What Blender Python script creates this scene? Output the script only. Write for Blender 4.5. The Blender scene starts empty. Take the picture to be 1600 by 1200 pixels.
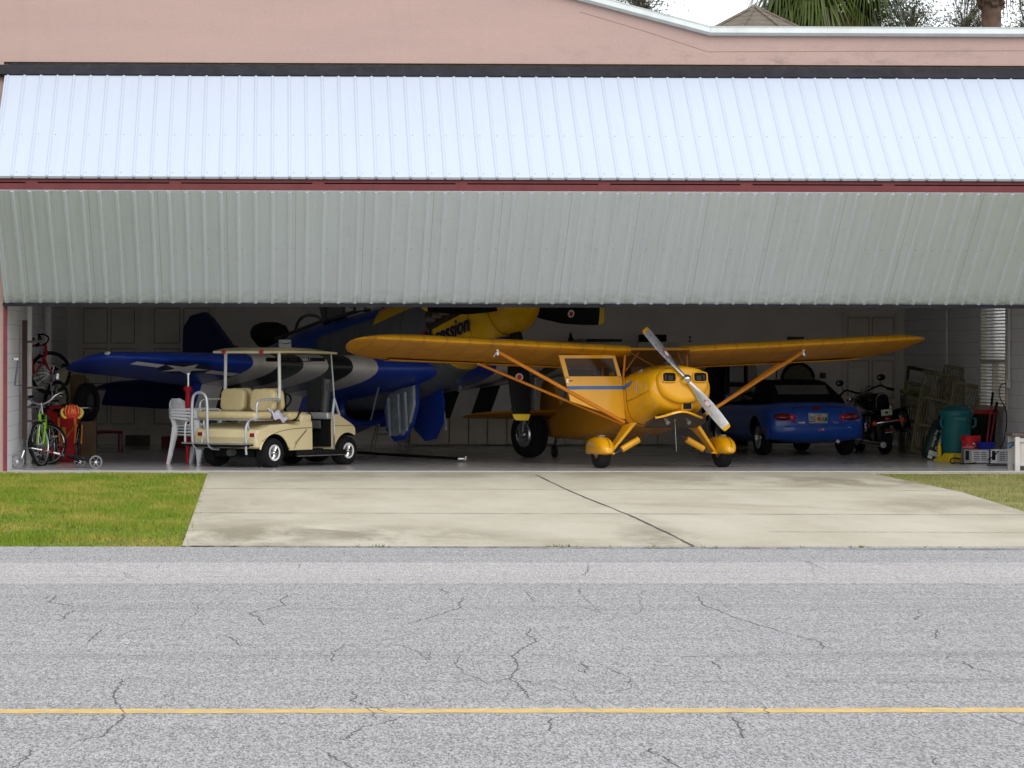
import bpy, math, random
import numpy as np
from math import sin, cos, pi, radians as R, sqrt, atan2, tan
from mathutils import Matrix, Vector, Euler
random.seed(7)
SC = bpy.context.scene
COL = SC.collection
# ------------------------------------------------------------------ camera
F = 5152.0; DIST = 46.0; EYE = 1.66; YAW = R(1.5); HOR = 550.0
XPP = 430 + F*tan(YAW)
cam_d = bpy.data.cameras.new('camera'); cam = bpy.data.objects.new('camera', cam_d); COL.objects.link(cam)
cam_d.sensor_fit = 'HORIZONTAL'; cam_d.sensor_width = 36.0; cam_d.lens = F/1600*36
cam_d.shift_x = (800-XPP)/1600; cam_d.shift_y = -(600-HOR-1)/1600
cam.location = (0, -DIST, EYE); cam.rotation_euler = Euler((R(90), R(0.0), -YAW), 'XYZ')
cam.rotation_euler.rotate_axis('Z', R(0.10))
cam_d.clip_start = 0.5; cam_d.clip_end = 4000
SC.camera = cam
# ------------------------------------------------------------------ sky + sun (bright overcast)
SUN_EL, SUN_ROT = R(38), R(172)
W = bpy.data.worlds.new('World'); SC.world = W; W.use_nodes = True
nt = W.node_tree; nt.nodes.clear()
wo = nt.nodes.new('ShaderNodeOutputWorld'); bg = nt.nodes.new('ShaderNodeBackground'); bg.inputs[1].default_value = 0.10
sky = nt.nodes.new('ShaderNodeTexSky'); sky.sky_type = 'NISHITA'; sky.sun_disc = False
sky.sun_elevation = SUN_EL; sky.sun_rotation = SUN_ROT; sky.dust_density = 2.0
mx = nt.nodes.new('ShaderNodeMix'); mx.data_type = 'RGBA'
tc = nt.nodes.new('ShaderNodeTexCoord'); no = nt.nodes.new('ShaderNodeTexNoise'); no.inputs['Scale'].default_value = 2.2; no.inputs['Detail'].default_value = 5
cr = nt.nodes.new('ShaderNodeMapRange'); cr.inputs[1].default_value = .35; cr.inputs[2].default_value = .65; cr.inputs[3].default_value = .72; cr.inputs[4].default_value = .96
nt.links.new(tc.outputs['Generated'], no.inputs['Vector']); nt.links.new(no.outputs[0], cr.inputs[0]); nt.links.new(cr.outputs[0], mx.inputs[0])
nt.links.new(sky.outputs[0], mx.inputs[6]); mx.inputs[7].default_value = (9.3, 9.4, 9.75, 1)
nt.links.new(mx.outputs[2], bg.inputs[0]); nt.links.new(bg.outputs[0], wo.inputs[0])
sd = bpy.data.lights.new('sun', 'SUN'); sd.energy = 1.0; sd.angle = R(32); sd.color = (1, .96, .9)
sun = bpy.data.objects.new('sun', sd); COL.objects.link(sun); sun.location = (0, -10, 30)
# direction towards the sun: nishita rotation 0 = +Y, clockwise
sv = Vector((sin(SUN_ROT)*cos(SUN_EL), cos(SUN_ROT)*cos(SUN_EL), sin(SUN_EL)))
sun.rotation_euler = sv.to_track_quat('Z', 'Y').to_euler()
SC.view_settings.view_transform = 'Standard'; SC.view_settings.look = 'None'
SC.view_settings.exposure = 0.74; SC.view_settings.gamma = 1
SC.render.engine = 'CYCLES'
try:
    SC.cycles.max_bounces = 8; SC.cycles.diffuse_bounces = 5; SC.cycles.use_denoising = True
    SC.cycles.sample_clamp_indirect = 6
except Exception: pass
# ------------------------------------------------------------------ helpers
def at(px, py, Y):
    "photo pixel (1600 wide) at depth plane Y -> world point"
    u, v = (px-XPP)/F, (HOR-py)/F
    dx = u*cos(YAW)+sin(YAW); dy = -u*sin(YAW)+cos(YAW)
    t = (Y+DIST)/dy
    return Vector((t*dx, Y, EYE+t*v))
def gp(px, py, z=0.0):
    "photo pixel on the ground plane"
    v = (py-HOR)/F; u = (px-XPP)/F
    t = (EYE-z)/v
    return Vector((t*(u*cos(YAW)+sin(YAW)), t*(-u*sin(YAW)+cos(YAW))-DIST, z))
# --- node expression wrapper
class NX:
    def __init__(s, m): s.m = m; s.t = m.node_tree
    def n(s, kind, **kw):
        nd = s.t.nodes.new(kind)
        for k, v in kw.items(): setattr(nd, k, v)
        return nd
    def put(s, inp, v):
        if isinstance(v, (int, float)): inp.default_value = v
        elif isinstance(v, tuple): inp.default_value = v if len(v) == len(inp.default_value) else tuple(v)+(1,)
        else: s.t.links.new(v, inp)
    def math(s, op, a, b=0, c=None):
        nd = s.n('ShaderNodeMath', operation=op); s.put(nd.inputs[0], a); s.put(nd.inputs[1], b)
        if c is not None: s.put(nd.inputs[2], c)
        return nd.outputs[0]
    def mix(s, f, a, b, blend='MIX'):
        nd = s.n('ShaderNodeMix', data_type='RGBA', blend_type=blend); s.put(nd.inputs[0], f); s.put(nd.inputs[6], a); s.put(nd.inputs[7], b)
        return nd.outputs[2]
    def noise(s, vec, scale, detail=4, rough=.55, dist=0):
        nd = s.n('ShaderNodeTexNoise'); nd.inputs['Scale'].default_value = scale; nd.inputs['Detail'].default_value = detail
        nd.inputs['Roughness'].default_value = rough; nd.inputs['Distortion'].default_value = dist
        if vec is not None: s.t.links.new(vec, nd.inputs['Vector'])
        return nd.outputs[0]
    def ramp(s, v, a, b, lo=0., hi=1.):
        nd = s.n('ShaderNodeMapRange'); s.put(nd.inputs[0], v)
        for i, x in enumerate((a, b, lo, hi)): nd.inputs[i+1].default_value = x
        return nd.outputs[0]
    def co(s, attr=None):
        if attr:
            nd = s.n('ShaderNodeAttribute', attribute_name=attr); return nd.outputs['Vector']
        return s.n('ShaderNodeTexCoord').outputs['Object']
    def xyz(s, vec):
        nd = s.n('ShaderNodeSeparateXYZ'); s.t.links.new(vec, nd.inputs[0]); return nd.outputs
    def scale(s, vec, sc):
        nd = s.n('ShaderNodeMapping'); s.t.links.new(vec, nd.inputs[0]); nd.inputs['Scale'].default_value = sc; return nd.outputs[0]
MATS = {}
def mat(name, col=(.5, .5, .5), rough=.5, metal=0., var=.12, vs=6., bump=0., bs=60., coat=0., spec=.22, alpha=1., trans=0., emit=0., grime=0.):
    if name in MATS: return MATS[name]
    m = bpy.data.materials.new(name); m.use_nodes = True; MATS[name] = m
    b = m.node_tree.nodes['Principled BSDF']; x = NX(m)
    co = x.co()
    base = tuple(col)+(1,)
    c = base
    if var:
        nz = x.noise(co, vs, 5)
        f = x.ramp(nz, .3, .7, 1-var, 1+var)
        vm = x.n('ShaderNodeVectorMath', operation='SCALE'); vm.inputs[0].default_value = col; x.put(vm.inputs[3], f); c = vm.outputs[0]
    if grime:
        g = x.ramp(x.noise(co, 2.2, 6, .65), .52, .72, 0, grime)
        c = x.mix(g, c, (.10, .085, .065, 1))
    x.put(b.inputs['Base Color'], c)
    if coat: b.inputs['Roughness'].default_value = rough
    else: rn = x.ramp(x.noise(co, vs*2.3, 3), .3, .7, max(.02, rough*.82), min(1, rough*1.18)); x.put(b.inputs['Roughness'], rn)
    b.inputs['Metallic'].default_value = metal
    b.inputs['Coat Weight'].default_value = coat; b.inputs['Coat Roughness'].default_value = .08
    b.inputs['Specular IOR Level'].default_value = spec
    b.inputs['Alpha'].default_value = alpha; b.inputs['Transmission Weight'].default_value = trans
    if emit: b.inputs['Emission Color'].default_value = base; b.inputs['Emission Strength'].default_value = emit
    if bump:
        bp = x.n('ShaderNodeBump'); bp.inputs['Strength'].default_value = bump; bp.inputs['Distance'].default_value = .01
        x.t.links.new(x.noise(co, bs, 4), bp.inputs['Height']); x.t.links.new(bp.outputs[0], b.inputs['Normal'])
    return m
def tagp(o, label=None, cat=None, group=None, kind=None):
    if label: o['label'] = label
    if cat: o['category'] = cat
    if group: o['group'] = group
    if kind: o['kind'] = kind
    return o
def empty(name, loc, rz=0., label=None, cat=None, group=None, scale=1.):
    o = bpy.data.objects.new(name, None); COL.objects.link(o); o.location = loc; o.rotation_euler = (0, 0, rz)
    o.empty_display_size = .2; o.scale = (scale,)*3
    return tagp(o, label, cat, group)
def copy_tree(o, parent=None):
    c = o.copy(); COL.objects.link(c); c.parent = parent
    for ch in list(o.children): copy_tree(ch, c)
    return c
def frame(d):
    d = Vector(d).normalized(); up = Vector((0, 0, 1)) if abs(d.z) < .95 else Vector((1, 0, 0))
    a = d.cross(up).normalized(); b = a.cross(d).normalized()
    return a, b
MBT = [None]
class MB:
    def __init__(s, T=None): s.v = []; s.f = []; s.mi = []; s.T = T if T is not None else MBT[0]; s.cur = 0; s.L = Matrix()
    def m(s, i): s.cur = i; return s
    def loc(s, M): s.L = M; return s
    def add(s, vs, fs):
        b = len(s.v); L = s.L
        s.v += [tuple(L @ Vector(p)) for p in vs]; s.f += [tuple(i+b for i in f) for f in fs]; s.mi += [s.cur]*len(fs); return s
    def box(s, c, d, rot=(0, 0, 0), bv=0.):
        M = Matrix.Translation(c) @ Euler(rot).to_matrix().to_4x4(); hx, hy, hz = d[0]/2, d[1]/2, d[2]/2
        if bv <= 0:
            vs = [M @ Vector((x*hx, y*hy, z*hz)) for z in (-1, 1) for x, y in ((-1, -1), (1, -1), (1, 1), (-1, 1))]
            return s.add(vs, [(3, 2, 1, 0), (4, 5, 6, 7), (0, 1, 5, 4), (1, 2, 6, 5), (2, 3, 7, 6), (3, 0, 4, 7)])
        bv = min(bv, hx*.95, hy*.95, hz*.95); rings = []
        def ring(ex, ey, z, r):
            out = []
            for cx, cy, a0 in ((1, 1, 0), (-1, 1, 90), (-1, -1, 180), (1, -1, 270)):
                for k in range(4):
                    a = R(a0+30*k); out.append(M @ Vector((cx*(ex-bv)+r*cos(a), cy*(ey-bv)+r*sin(a), z)))
            return out
        for t in (0, 30, 60, 90): rings.append(ring(hx, hy, -hz+bv-bv*cos(R(t)), bv*sin(R(t))))
        for t in (90, 60, 30, 0): rings.append(ring(hx, hy, hz-bv+bv*cos(R(t)), bv*sin(R(t))))
        return s.loft(rings)
    def loft(s, rings, caps=True, closed=True):
        n = len(rings[0]); vs = [p for r in rings for p in r]; fs = []
        for i in range(len(rings)-1):
            for j in range(n if closed else n-1):
                k = (j+1) % n; fs.append((i*n+j, i*n+k, (i+1)*n+k, (i+1)*n+j))
        if caps and closed: fs.append(tuple(range(n))[::-1]); fs.append(tuple((len(rings)-1)*n+j for j in range(n)))
        return s.add(vs, fs)
    def cyl(s, p0, p1, r0, r1=None, n=14, caps=True):
        r1 = r0 if r1 is None else r1; p0, p1 = Vector(p0), Vector(p1); a, b = frame(p1-p0)
        return s.loft([[p+(a*cos(2*pi*k/n)+b*sin(2*pi*k/n))*r for k in range(n)] for p, r in ((p0, r0), (p1, r1))], caps)
    def tube(s, pts, r, n=8, closed=False, smooth=0):
        P = [Vector(p) for p in pts]
        for _ in range(smooth):
            Q = [] if closed else [P[0]]
            rng = range(len(P)) if closed else range(len(P)-1)
            for i in rng:
                a, b = P[i], P[(i+1) % len(P)]; Q += [a*.75+b*.25, a*.25+b*.75]
            if not closed: Q.append(P[-1])
            P = Q
        N = len(P); rings = []; pa = None
        for i in range(N):
            if closed: d = P[(i+1) % N]-P[i-1]
            else: d = P[min(i+1, N-1)]-P[max(i-1, 0)]
            d.normalize()
            if pa is None: a, b = frame(d)
            else:
                a = pa-d*pa.dot(d); a = a.normalized() if a.length > 1e-6 else frame(d)[0]; b = d.cross(a)
            pa = a; rr = r[i] if isinstance(r, (list, tuple)) else r
            rings.append([P[i]+(a*cos(2*pi*k/n)+b*sin(2*pi*k/n))*rr for k in range(n)])
        if closed: rings.append(rings[0])
        return s.loft(rings, not closed)
    def lathe(s, prof, c=(0, 0, 0), ax=(0, 0, 1), n=24, a0=0., a1=2*pi, caps=False):
        "prof: (radius, height along ax)"
        c = Vector(c); d = Vector(ax).normalized(); a, b = frame(d); full = abs(a1-a0-2*pi) < 1e-6
        N = n if full else n+1
        rings = [[c+d*h+(a*cos(a0+(a1-a0)*k/n)+b*sin(a0+(a1-a0)*k/n))*r for k in range(N)] for r, h in prof]
        return s.loft(rings, caps, full)
    def ell(s, c, r, n=20, m=10, rot=(0, 0, 0), z0=-1., z1=1.):
        M = Matrix.Translation(c) @ Euler(rot).to_matrix().to_4x4(); rings = []
        for i in range(m+1):
            z = z0+(z1-z0)*i/m if (z0 > -1 or z1 < 1) else -cos(pi*i/m)
            q = sqrt(max(1e-6, 1-z*z)); rings.append([M @ Vector((r[0]*q*cos(2*pi*k/n), r[1]*q*sin(2*pi*k/n), r[2]*z)) for k in range(n)])
        return s.loft(rings)
    def prism(s, poly, vec, base=None):
        "poly: list of 3d points, extruded by vec"
        v = Vector(vec); P = [Vector(p) for p in poly]; return s.loft([P, [p+v for p in P]])
    def plate(s, poly, th, M):
        "2D polygon (u,v) extruded th along local z, mapped by M"
        P = [M @ Vector((u, v, -th/2)) for u, v in poly]; Q = [M @ Vector((u, v, th/2)) for u, v in poly]; return s.loft([P, Q])
    def disc(s, c, ax, r, n=20):
        c = Vector(c); a, b = frame(ax); return s.add([c+(a*cos(2*pi*k/n)+b*sin(2*pi*k/n))*r for k in range(n)], [tuple(range(n))])
    def build(s, name, mats, parent=None, smooth=35, attr=False, sub=0, solid=0.):
        me = bpy.data.meshes.new(name)
        V = s.v if s.T is None else [tuple(s.T @ Vector(p)) for p in s.v]
        me.from_pydata(V, [], s.f)
        if not isinstance(mats, (list, tuple)): mats = [mats]
        for q in mats: me.materials.append(q)
        if len(mats) > 1: me.polygons.foreach_set('material_index', s.mi)
        if attr:
            A = me.attributes.new('fc', 'FLOAT_VECTOR', 'POINT'); A.data.foreach_set('vector', [c for p in s.v for c in p])
        import bmesh
        bm = bmesh.new(); bm.from_mesh(me)
        bmesh.ops.recalc_face_normals(bm, faces=bm.faces); bm.to_mesh(me); bm.free()
        if smooth:
            me.shade_smooth()
            if smooth < 180: me.set_sharp_from_angle(angle=R(smooth))
        me.update()
        o = bpy.data.objects.new(name, me); COL.objects.link(o); o.parent = parent
        if sub:
            q = o.modifiers.new('s', 'SUBSURF'); q.levels = q.render_levels = sub
        if solid:
            q = o.modifiers.new('t', 'SOLIDIFY'); q.thickness = solid; q.offset = 0
        return o
def fine(rings, k=4):
    "Catmull-Rom refinement of a loft's stations"
    out = []; n = len(rings)
    for i in range(n-1):
        a, b, c, d = rings[max(i-1, 0)], rings[i], rings[i+1], rings[min(i+2, n-1)]
        for j in range(k):
            t = j/k; out.append([q+((r-p)*t+(p*2-q*5+r*4-s)*t*t+(q*3-r*3+s-p)*t**3)*.5 for p, q, r, s in zip(a, b, c, d)])
    out.append(rings[-1]); return out
def cut(o, cutter):
    "boolean difference, applied; the cut surface is lined black"
    if len(o.data.materials) == 1: o.data.materials.append(BLACK)
    cutter.data.materials.clear(); cutter.data.materials.append(o.data.materials[0]); cutter.data.materials.append(BLACK)
    for f in cutter.data.polygons: f.material_index = 1
    cutter.parent = o.parent
    q = o.modifiers.new('b', 'BOOLEAN'); q.operation = 'DIFFERENCE'; q.object = cutter; q.solver = 'EXACT'
    bpy.context.view_layer.update()
    dg = bpy.context.evaluated_depsgraph_get()
    me = bpy.data.meshes.new_from_object(o.evaluated_get(dg)); old = o.data
    o.modifiers.clear(); o.data = me; me.name = old.name
    bpy.data.objects.remove(cutter)
def text(name, body, size, m, M, parent=None, ext=.002, shear=0., off=0., align='CENTER', sx=1.):
    c = bpy.data.curves.new('t', 'FONT'); c.body = body; c.size = size; c.extrude = ext; c.shear = shear; c.offset = off
    c.align_x = align; c.align_y = 'CENTER'; c.resolution_u = 3
    t = bpy.data.objects.new('t', c); COL.objects.link(t); bpy.context.view_layer.update()
    me = bpy.data.meshes.new_from_object(t.evaluated_get(bpy.context.evaluated_depsgraph_get()))
    bpy.data.objects.remove(t); me.transform(M @ Matrix.Diagonal((sx, 1, 1, 1))); me.materials.clear(); me.materials.append(m); me.name = name
    o = bpy.data.objects.new(name, me); COL.objects.link(o); o.parent = parent
    return o
def basis(o, x, y, z=None):
    x = Vector(x).normalized(); y = Vector(y); y = (y-x*y.dot(x)).normalized(); z = x.cross(y)
    M = Matrix((x, y, z)).transposed().to_4x4(); M.translation = Vector(o); return M
# common materials
BLACK = mat('black_rubber', (.008, .008, .009), .75, var=.2, spec=.12)
TYRE = mat('tyre_rubber', (.013, .013, .014), .8, var=.25, bump=.3, spec=.15)
CHROME = mat('chrome', (.75, .76, .78), .16, 1., var=.03)
ALU = mat('aluminium', (.62, .63, .65), .35, 1., var=.06)
DKGREY = mat('dark_grey_paint', (.05, .05, .055), .45)
WHITE = mat('white_paint', (.75, .75, .74), .45, var=.05)

def pad(b, c, w, h, d, r, rot=(0, 0, 0)):
    "soft upholstered pad: width along y, height along z, depth along x"
    M = Matrix.Translation(c) @ Euler(rot).to_matrix().to_4x4(); rings = []
    for f, ins in ((-.5, .30), (-.46, .12), (-.36, .03), (-.2, 0), (.2, 0), (.36, .03), (.46, .12), (.5, .30)):
        k = r*ins*1.2; ring = []
        for cy, cz, a0 in ((1, 1, 0), (-1, 1, 90), (-1, -1, 180), (1, -1, 270)):
            for j in range(6):
                a = R(a0+18*j); ring.append(M @ Vector((d*f, cy*(w/2-r)+(r-k)*cos(a), cz*(h/2-r)+(r-k)*sin(a))))
        rings.append(ring)
    return b.loft(rings)
# ------------------------------------------------------------------ ground materials
def asphalt(name, c0, c1, spk):
    m = mat(name, c0, .9, var=0); x = NX(m); b = m.node_tree.nodes['Principled BSDF']; co = x.co()
    gc = x.scale(co, (1, .24, 1)); fine = x.noise(gc, 95, 3, .85); mid = x.noise(x.scale(co, (.25, 3.2, 1)), 1.6, 5, .6)
    big = x.noise(co, .35, 4)
    c = x.mix(x.ramp(mid, .35, .68), c0+(1,), c1+(1,))
    c = x.mix(x.ramp(big, .4, .7, 0, .25), c, tuple(v*.85 for v in c0)+(1,))
    gr = x.ramp(fine, .38, .62, 1-spk, 1+spk)
    vm = x.n('ShaderNodeVectorMath', operation='SCALE'); x.put(vm.inputs[0], c); x.put(vm.inputs[3], gr)
    vo = x.n('ShaderNodeTexVoronoi'); vo.inputs['Scale'].default_value = 85; x.t.links.new(gc, vo.inputs['Vector'])
    peb = x.ramp(vo.outputs['Color'], .72, .8, 0, .3)
    c = x.mix(peb, vm.outputs[0], tuple(min(1, v*1.7) for v in c1)+(1,))
    pit = x.ramp(x.noise(gc, 70, 2, .9), .60, .70, 0, .6)
    c = x.mix(pit, c, tuple(v*.35 for v in c0)+(1,))
    # long dark seams running with the road
    seam = x.noise(x.scale(co, (.06, 6, 1)), 1.1, 6, .7)
    c = x.mix(x.ramp(seam, .56, .70, 0, .42), c, tuple(v*.5 for v in c0)+(1,))
    ly = x.xyz(co)[1]
    for py_, wd, st_ in ((1020, .34, .26), (948, .5, .16), (1062, .22, .14), (905, .5, .12), (1150, .25, .12)):
        d_ = x.math('ABSOLUTE', x.math('SUBTRACT', x.math('ADD', ly, x.math('MULTIPLY', x.noise(x.scale(co, (.25, .1, 1)), 1.5, 4), .5)), gp(800, py_).y+.25)); c = x.mix(x.math('MULTIPLY', x.ramp(d_, wd, .05, 0, st_), x.ramp(x.noise(x.scale(co, (.3, 1.5, 1)), 1.2, 5), .35, .6)), c, tuple(v*.5 for v in c0)+(1,))
    x.put(b.inputs['Base Color'], c)
    bp = x.n('ShaderNodeBump'); bp.inputs['Strength'].default_value = .5; bp.inputs['Distance'].default_value = .006
    x.t.links.new(fine, bp.inputs['Height']); x.t.links.new(bp.outputs[0], b.inputs['Normal'])
    b.inputs['Specular IOR Level'].default_value = .25
    return m
ASPH = asphalt('asphalt', (.232, .230, .232), (.274, .272, .274), .62)
ASPH2 = asphalt('asphalt_pale_strip', (.305, .294, .289), (.343, .331, .326), .5)
CONC = mat('driveway_concrete', (.36, .35, .29), .85, var=0)
def conc_nodes(m, lo, hi, stain):
    x = NX(m); b = m.node_tree.nodes['Principled BSDF']; co = x.co()
    c = x.mix(x.ramp(x.noise(x.scale(co, (.9, .26, 1)), 1.0, 7, .68), .35, .66), lo+(1,), hi+(1,))
    c = x.mix(x.ramp(x.noise(x.scale(co, (.6, .45, 1)), .55, 6, .65, .6), .54, .74, 0, .7), c, stain+(1,))
    X_, Y_, Z_ = x.xyz(co); nz = x.noise(x.scale(co, (1.1, .34, 1)), 1.1, 7, .7, .5)
    for px_, py_, rx, ry, st_ in ((1052, 843, .42, 2.6, .8), (985, 808, .3, 3, .35), (430, 836, 2.3, 2.0, .85), (1320, 750, 2.6, 2.2, .8), (1560, 790, 1.6, 3.0, .5), (700, 742, 3.5, .9, .35), (330, 800, .8, 5, .4)):
        g0 = gp(px_, py_); d = x.math('ADD', x.math('POWER', x.math('DIVIDE', x.math('SUBTRACT', X_, g0.x), rx), 2.), x.math('POWER', x.math('DIVIDE', x.math('SUBTRACT', Y_, g0.y), ry), 2.))
        c = x.mix(x.math('MULTIPLY', x.ramp(d, 1.3, .1, 0, st_), x.ramp(nz, .42, .58)), c, tuple(v*.8 for v in stain)+(1,))
    g = x.ramp(x.noise(x.scale(co, (1, .4, 1)), 75, 3, .85), .32, .68, .80, 1.2)
    vm = x.n('ShaderNodeVectorMath', operation='SCALE'); x.put(vm.inputs[0], c); x.put(vm.inputs[3], g)
    x.put(b.inputs['Base Color'], vm.outputs[0])
    bp = x.n('ShaderNodeBump'); bp.inputs['Strength'].default_value = .25; bp.inputs['Distance'].default_value = .005
    x.t.links.new(x.noise(co, 80, 3), bp.inputs['Height']); x.t.links.new(bp.outputs[0], b.inputs['Normal'])
conc_nodes(CONC, (.345, .315, .243), (.42, .390, .312), (.225, .20, .138))
SOIL = mat('soil', (.09, .075, .04), .95, var=.3, vs=2)
LINE = mat('yellow_road_paint', (.50, .35, .12), .8, var=.22, vs=9, bump=.3)
lx = NX(LINE); lb_ = LINE.node_tree.nodes['Principled BSDF']; lo = lb_.inputs['Base Color'].links[0].from_socket
lc = lx.mix(lx.ramp(lx.noise(lx.scale(lx.co(), (1, .5, 1)), 14, 6, .8), .52, .66, 0, .75), lo, (.27, .265, .26, 1)); lc = lx.mix(lx.ramp(lx.noise(lx.co(), .9, 4), .4, .7, 0, .35), lc, (.36, .30, .17, 1)); lx.put(lb_.inputs['Base Color'], lc)
def flat(name, pts, z, m, thick=0):
    b = MB(); P = [(p[0], p[1], z) for p in pts]
    if thick: b.prism([(p[0], p[1], z-thick) for p in pts], (0, 0, thick))
    else: b.add(P, [tuple(range(len(P)))])
    o = b.build(name, m, smooth=0); tagp(o, kind='structure'); return o
flat('ground', [(-600, -100), (600, -100), (600, 1500), (-600, 1500)], -.03, SOIL)
YR = gp(800, 852).y
flat('road', [(-150, -100), (150, -100), (150, YR), (-150, YR)], -.004, ASPH)
ya, yb = gp(800, 910).y, gp(800, 877).y
flat('road_pale_strip', [(-150, ya), (150, ya), (150, yb), (-150, yb)], -.0028, ASPH2)
ya, yb = gp(800, 1111.5).y, gp(800, 1104.5).y
yl = MB(); n = 400
L0, L1 = [], []
for i in range(n+1):
    X = -12+28*i/n; j = random.uniform(-.006, .006); L0.append((X, ya+j+random.uniform(-.012, .012), -.0026)); L1.append((X, yb+j+random.uniform(-.010, .010), -.0026))
yl.loft([L0, L1], caps=False, closed=False); tagp(yl.build('yellow_road_line', LINE, smooth=0), kind='structure')
# driveway
dl0, dl1 = gp(325, 738), gp(285, 852); dr0, dr1 = gp(1388, 742), gp(1600, 796)
k = (YR-dr1.y)/(dr1.y-dr0.y); dr2 = dr1+(dr1-dr0)*k
YS = -.28
dl0 = dl1+(dl0-dl1)*((YS-dl1.y)/(dl0.y-dl1.y))
flat('driveway', [(dl0.x, YS), (dl1.x, YR), (14, YR), (16, YR), (dr1.x+2.5, dr1.y-2.0), (dr1.x, dr1.y), (dr1.x*.5+dr0.x*.5+.15, dr1.y*.5+dr0.y*.5-.1), (dr0.x, YS)], 0, CONC, .06)
flat('door_apron', [(-12, YS), (20, YS), (20, -.02), (-12, -.02)], .002, CONC, .06)
JOINT = mat('joint_dirt', (.075, .068, .05), .95, var=.3, vs=20)
jb = MB()
def strip(b, pts, w, z, jit=0., sub=1):
    P = []
    for a, c in zip(pts, pts[1:]):
        a, c = Vector(a), Vector(c)
        for i in range(sub): P.append(a.lerp(c, i/sub))
    P.append(Vector(pts[-1])); L, Rr = [], []
    for i, p in enumerate(P):
        d = P[min(i+1, len(P)-1)]-P[max(i-1, 0)]; nrm = Vector((-d.y, d.x, 0)).normalized()
        ww = w*(1+random.uniform(-.5, .5)) if jit else w
        q = p+nrm*random.uniform(-jit, jit)
        L.append((q.x+nrm.x*ww/2, q.y+nrm.y*ww/2, z)); Rr.append((q.x-nrm.x*ww/2, q.y-nrm.y*ww/2, z))
    b.loft([L, Rr], caps=False, closed=False)
strip(jb, [gp(838, 741), gp(900, 770), gp(990, 806), gp(1045, 832), gp(1084, 852)], .022, .005, .006, 10)
for y, w, xr in ((763, .03, 1490), (801, .03, 1612), (829, .02, 1612)):
    x0 = 316 if y < 780 else 300
    if y == 829: x0 = 1200
    strip(jb, [gp(x0, y), gp(xr, y+1)], w, .005, .004, 60)
strip(jb, [gp(284, 853), gp(1612, 855.5)], .05, .005, .02, 140)
jb.T = None
tagp(jb.build('driveway_joints', JOINT, smooth=0), kind='structure')
# wedge shaped dirt stain beside the long joint
# cracks in the road (traced roughly, jagged)
CRACK = mat('crack_dark', (.09, .085, .09), .95, var=.3)  # plain dark tone for the crack strips
cb = MB()
def walk(pts, w=.0065, j=.011):
    strip(cb, [gp(*p) for p in pts], w, -.0018, j, 8)
for c in ([(62, 936), (90, 930), (76, 940), (110, 945), (140, 948)], [(118, 952), (108, 956), (100, 966)], [(160, 983), (150, 992), (140, 1001)],
          [(452, 928), (436, 936), (446, 944), (410, 952), (390, 957), (403, 962), (411, 975)], [(352, 991), (368, 998), (375, 1007)],
          [(193, 1060), (186, 1075), (177, 1082), (184, 1098), (197, 1112), (190, 1124), (172, 1136), (165, 1149), (120, 1156)],
          [(50, 1170), (42, 1186), (20, 1198)], [(551, 1078), (558, 1086), (548, 1093), (575, 1100), (604, 1110)], [(622, 1121), (600, 1128), (565, 1134), (545, 1150), (538, 1154)],
          [(510, 1174), (532, 1186), (552, 1199)], [(726, 932), (716, 940), (722, 947), (690, 958), (662, 965), (640, 973)], [(684, 918), (700, 923), (697, 926)],
          [(833, 980), (822, 988), (840, 999), (820, 1010), (800, 1022), (812, 1040), (798, 1058), (820, 1075), (826, 1087)],
          [(1090, 929), (1098, 942), (1120, 950), (1150, 963), (1195, 976), (1240, 989), (1285, 1000), (1288, 1012)],
          [(1113, 1030), (1128, 1042)], [(1145, 1118), (1158, 1131), (1158, 1140), (1166, 1150)], [(1195, 1100), (1198, 1108), (1202, 1112)],
          [(1433, 949), (1441, 958), (1428, 965)], [(1465, 980), (1463, 995)], [(1505, 1030), (1520, 1040), (1548, 1046)], [(1564, 1114), (1600, 1130)],
          [(920, 880), (918, 890), (912, 897)], [(905, 917), (906, 926)], [(1262, 874), (1288, 887)], [(470, 880), (468, 886)], [(250, 882), (246, 887)], [(590, 903), (598, 906)],
          [(1010, 1170), (1040, 1180), (1064, 1197)], [(1460, 1180), (1462, 1192)], [(858, 1120), (862, 1140)], [(905, 1033), (920, 1040), (915, 1048), (902, 1045)],
          [(1010, 1172), (1018, 1166)], [(700, 1056), (760, 1058)]):
    walk(c)
for y, x0, x1 in ((949.5, 100, 1300), (1022, 0, 1200), (922, 300, 1500), (900, 0, 900), (1062, 600, 1500)):
    x = x0
    while x < x1:
        l = random.uniform(30, 160); strip(cb, [gp(x, y+random.uniform(-.6, .6)), gp(x+l, y+random.uniform(-.6, .6))], .006, -.0018, .006, 8); x += l+random.uniform(10, 120)
rc = random.Random(11)
for _ in range(13):
    px, py = rc.uniform(0, 1600), 862+338*rc.random()**1.3; g = gp(px, py); a = rc.uniform(0, 2*pi); P_ = [g]
    for k in range(rc.randint(4, 12)):
        a += rc.gauss(0, .8); g = g+Vector((cos(a)*.16, sin(a)*.55, 0)); P_.append(g)
    strip(cb, P_, rc.uniform(.0025, .0045), -.0018, .012, 6)
    if rc.random() < .5:
        g = P_[len(P_)//2]; a2 = a+1.6; strip(cb, [g, g+Vector((cos(a2)*.15, sin(a2)*.4, 0)), g+Vector((cos(a2+.4)*.3, sin(a2+.4)*.9, 0))], .003, -.0018, .01, 6)
tagp(cb.build('road_cracks', CRACK, smooth=0), kind='structure')
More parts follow.
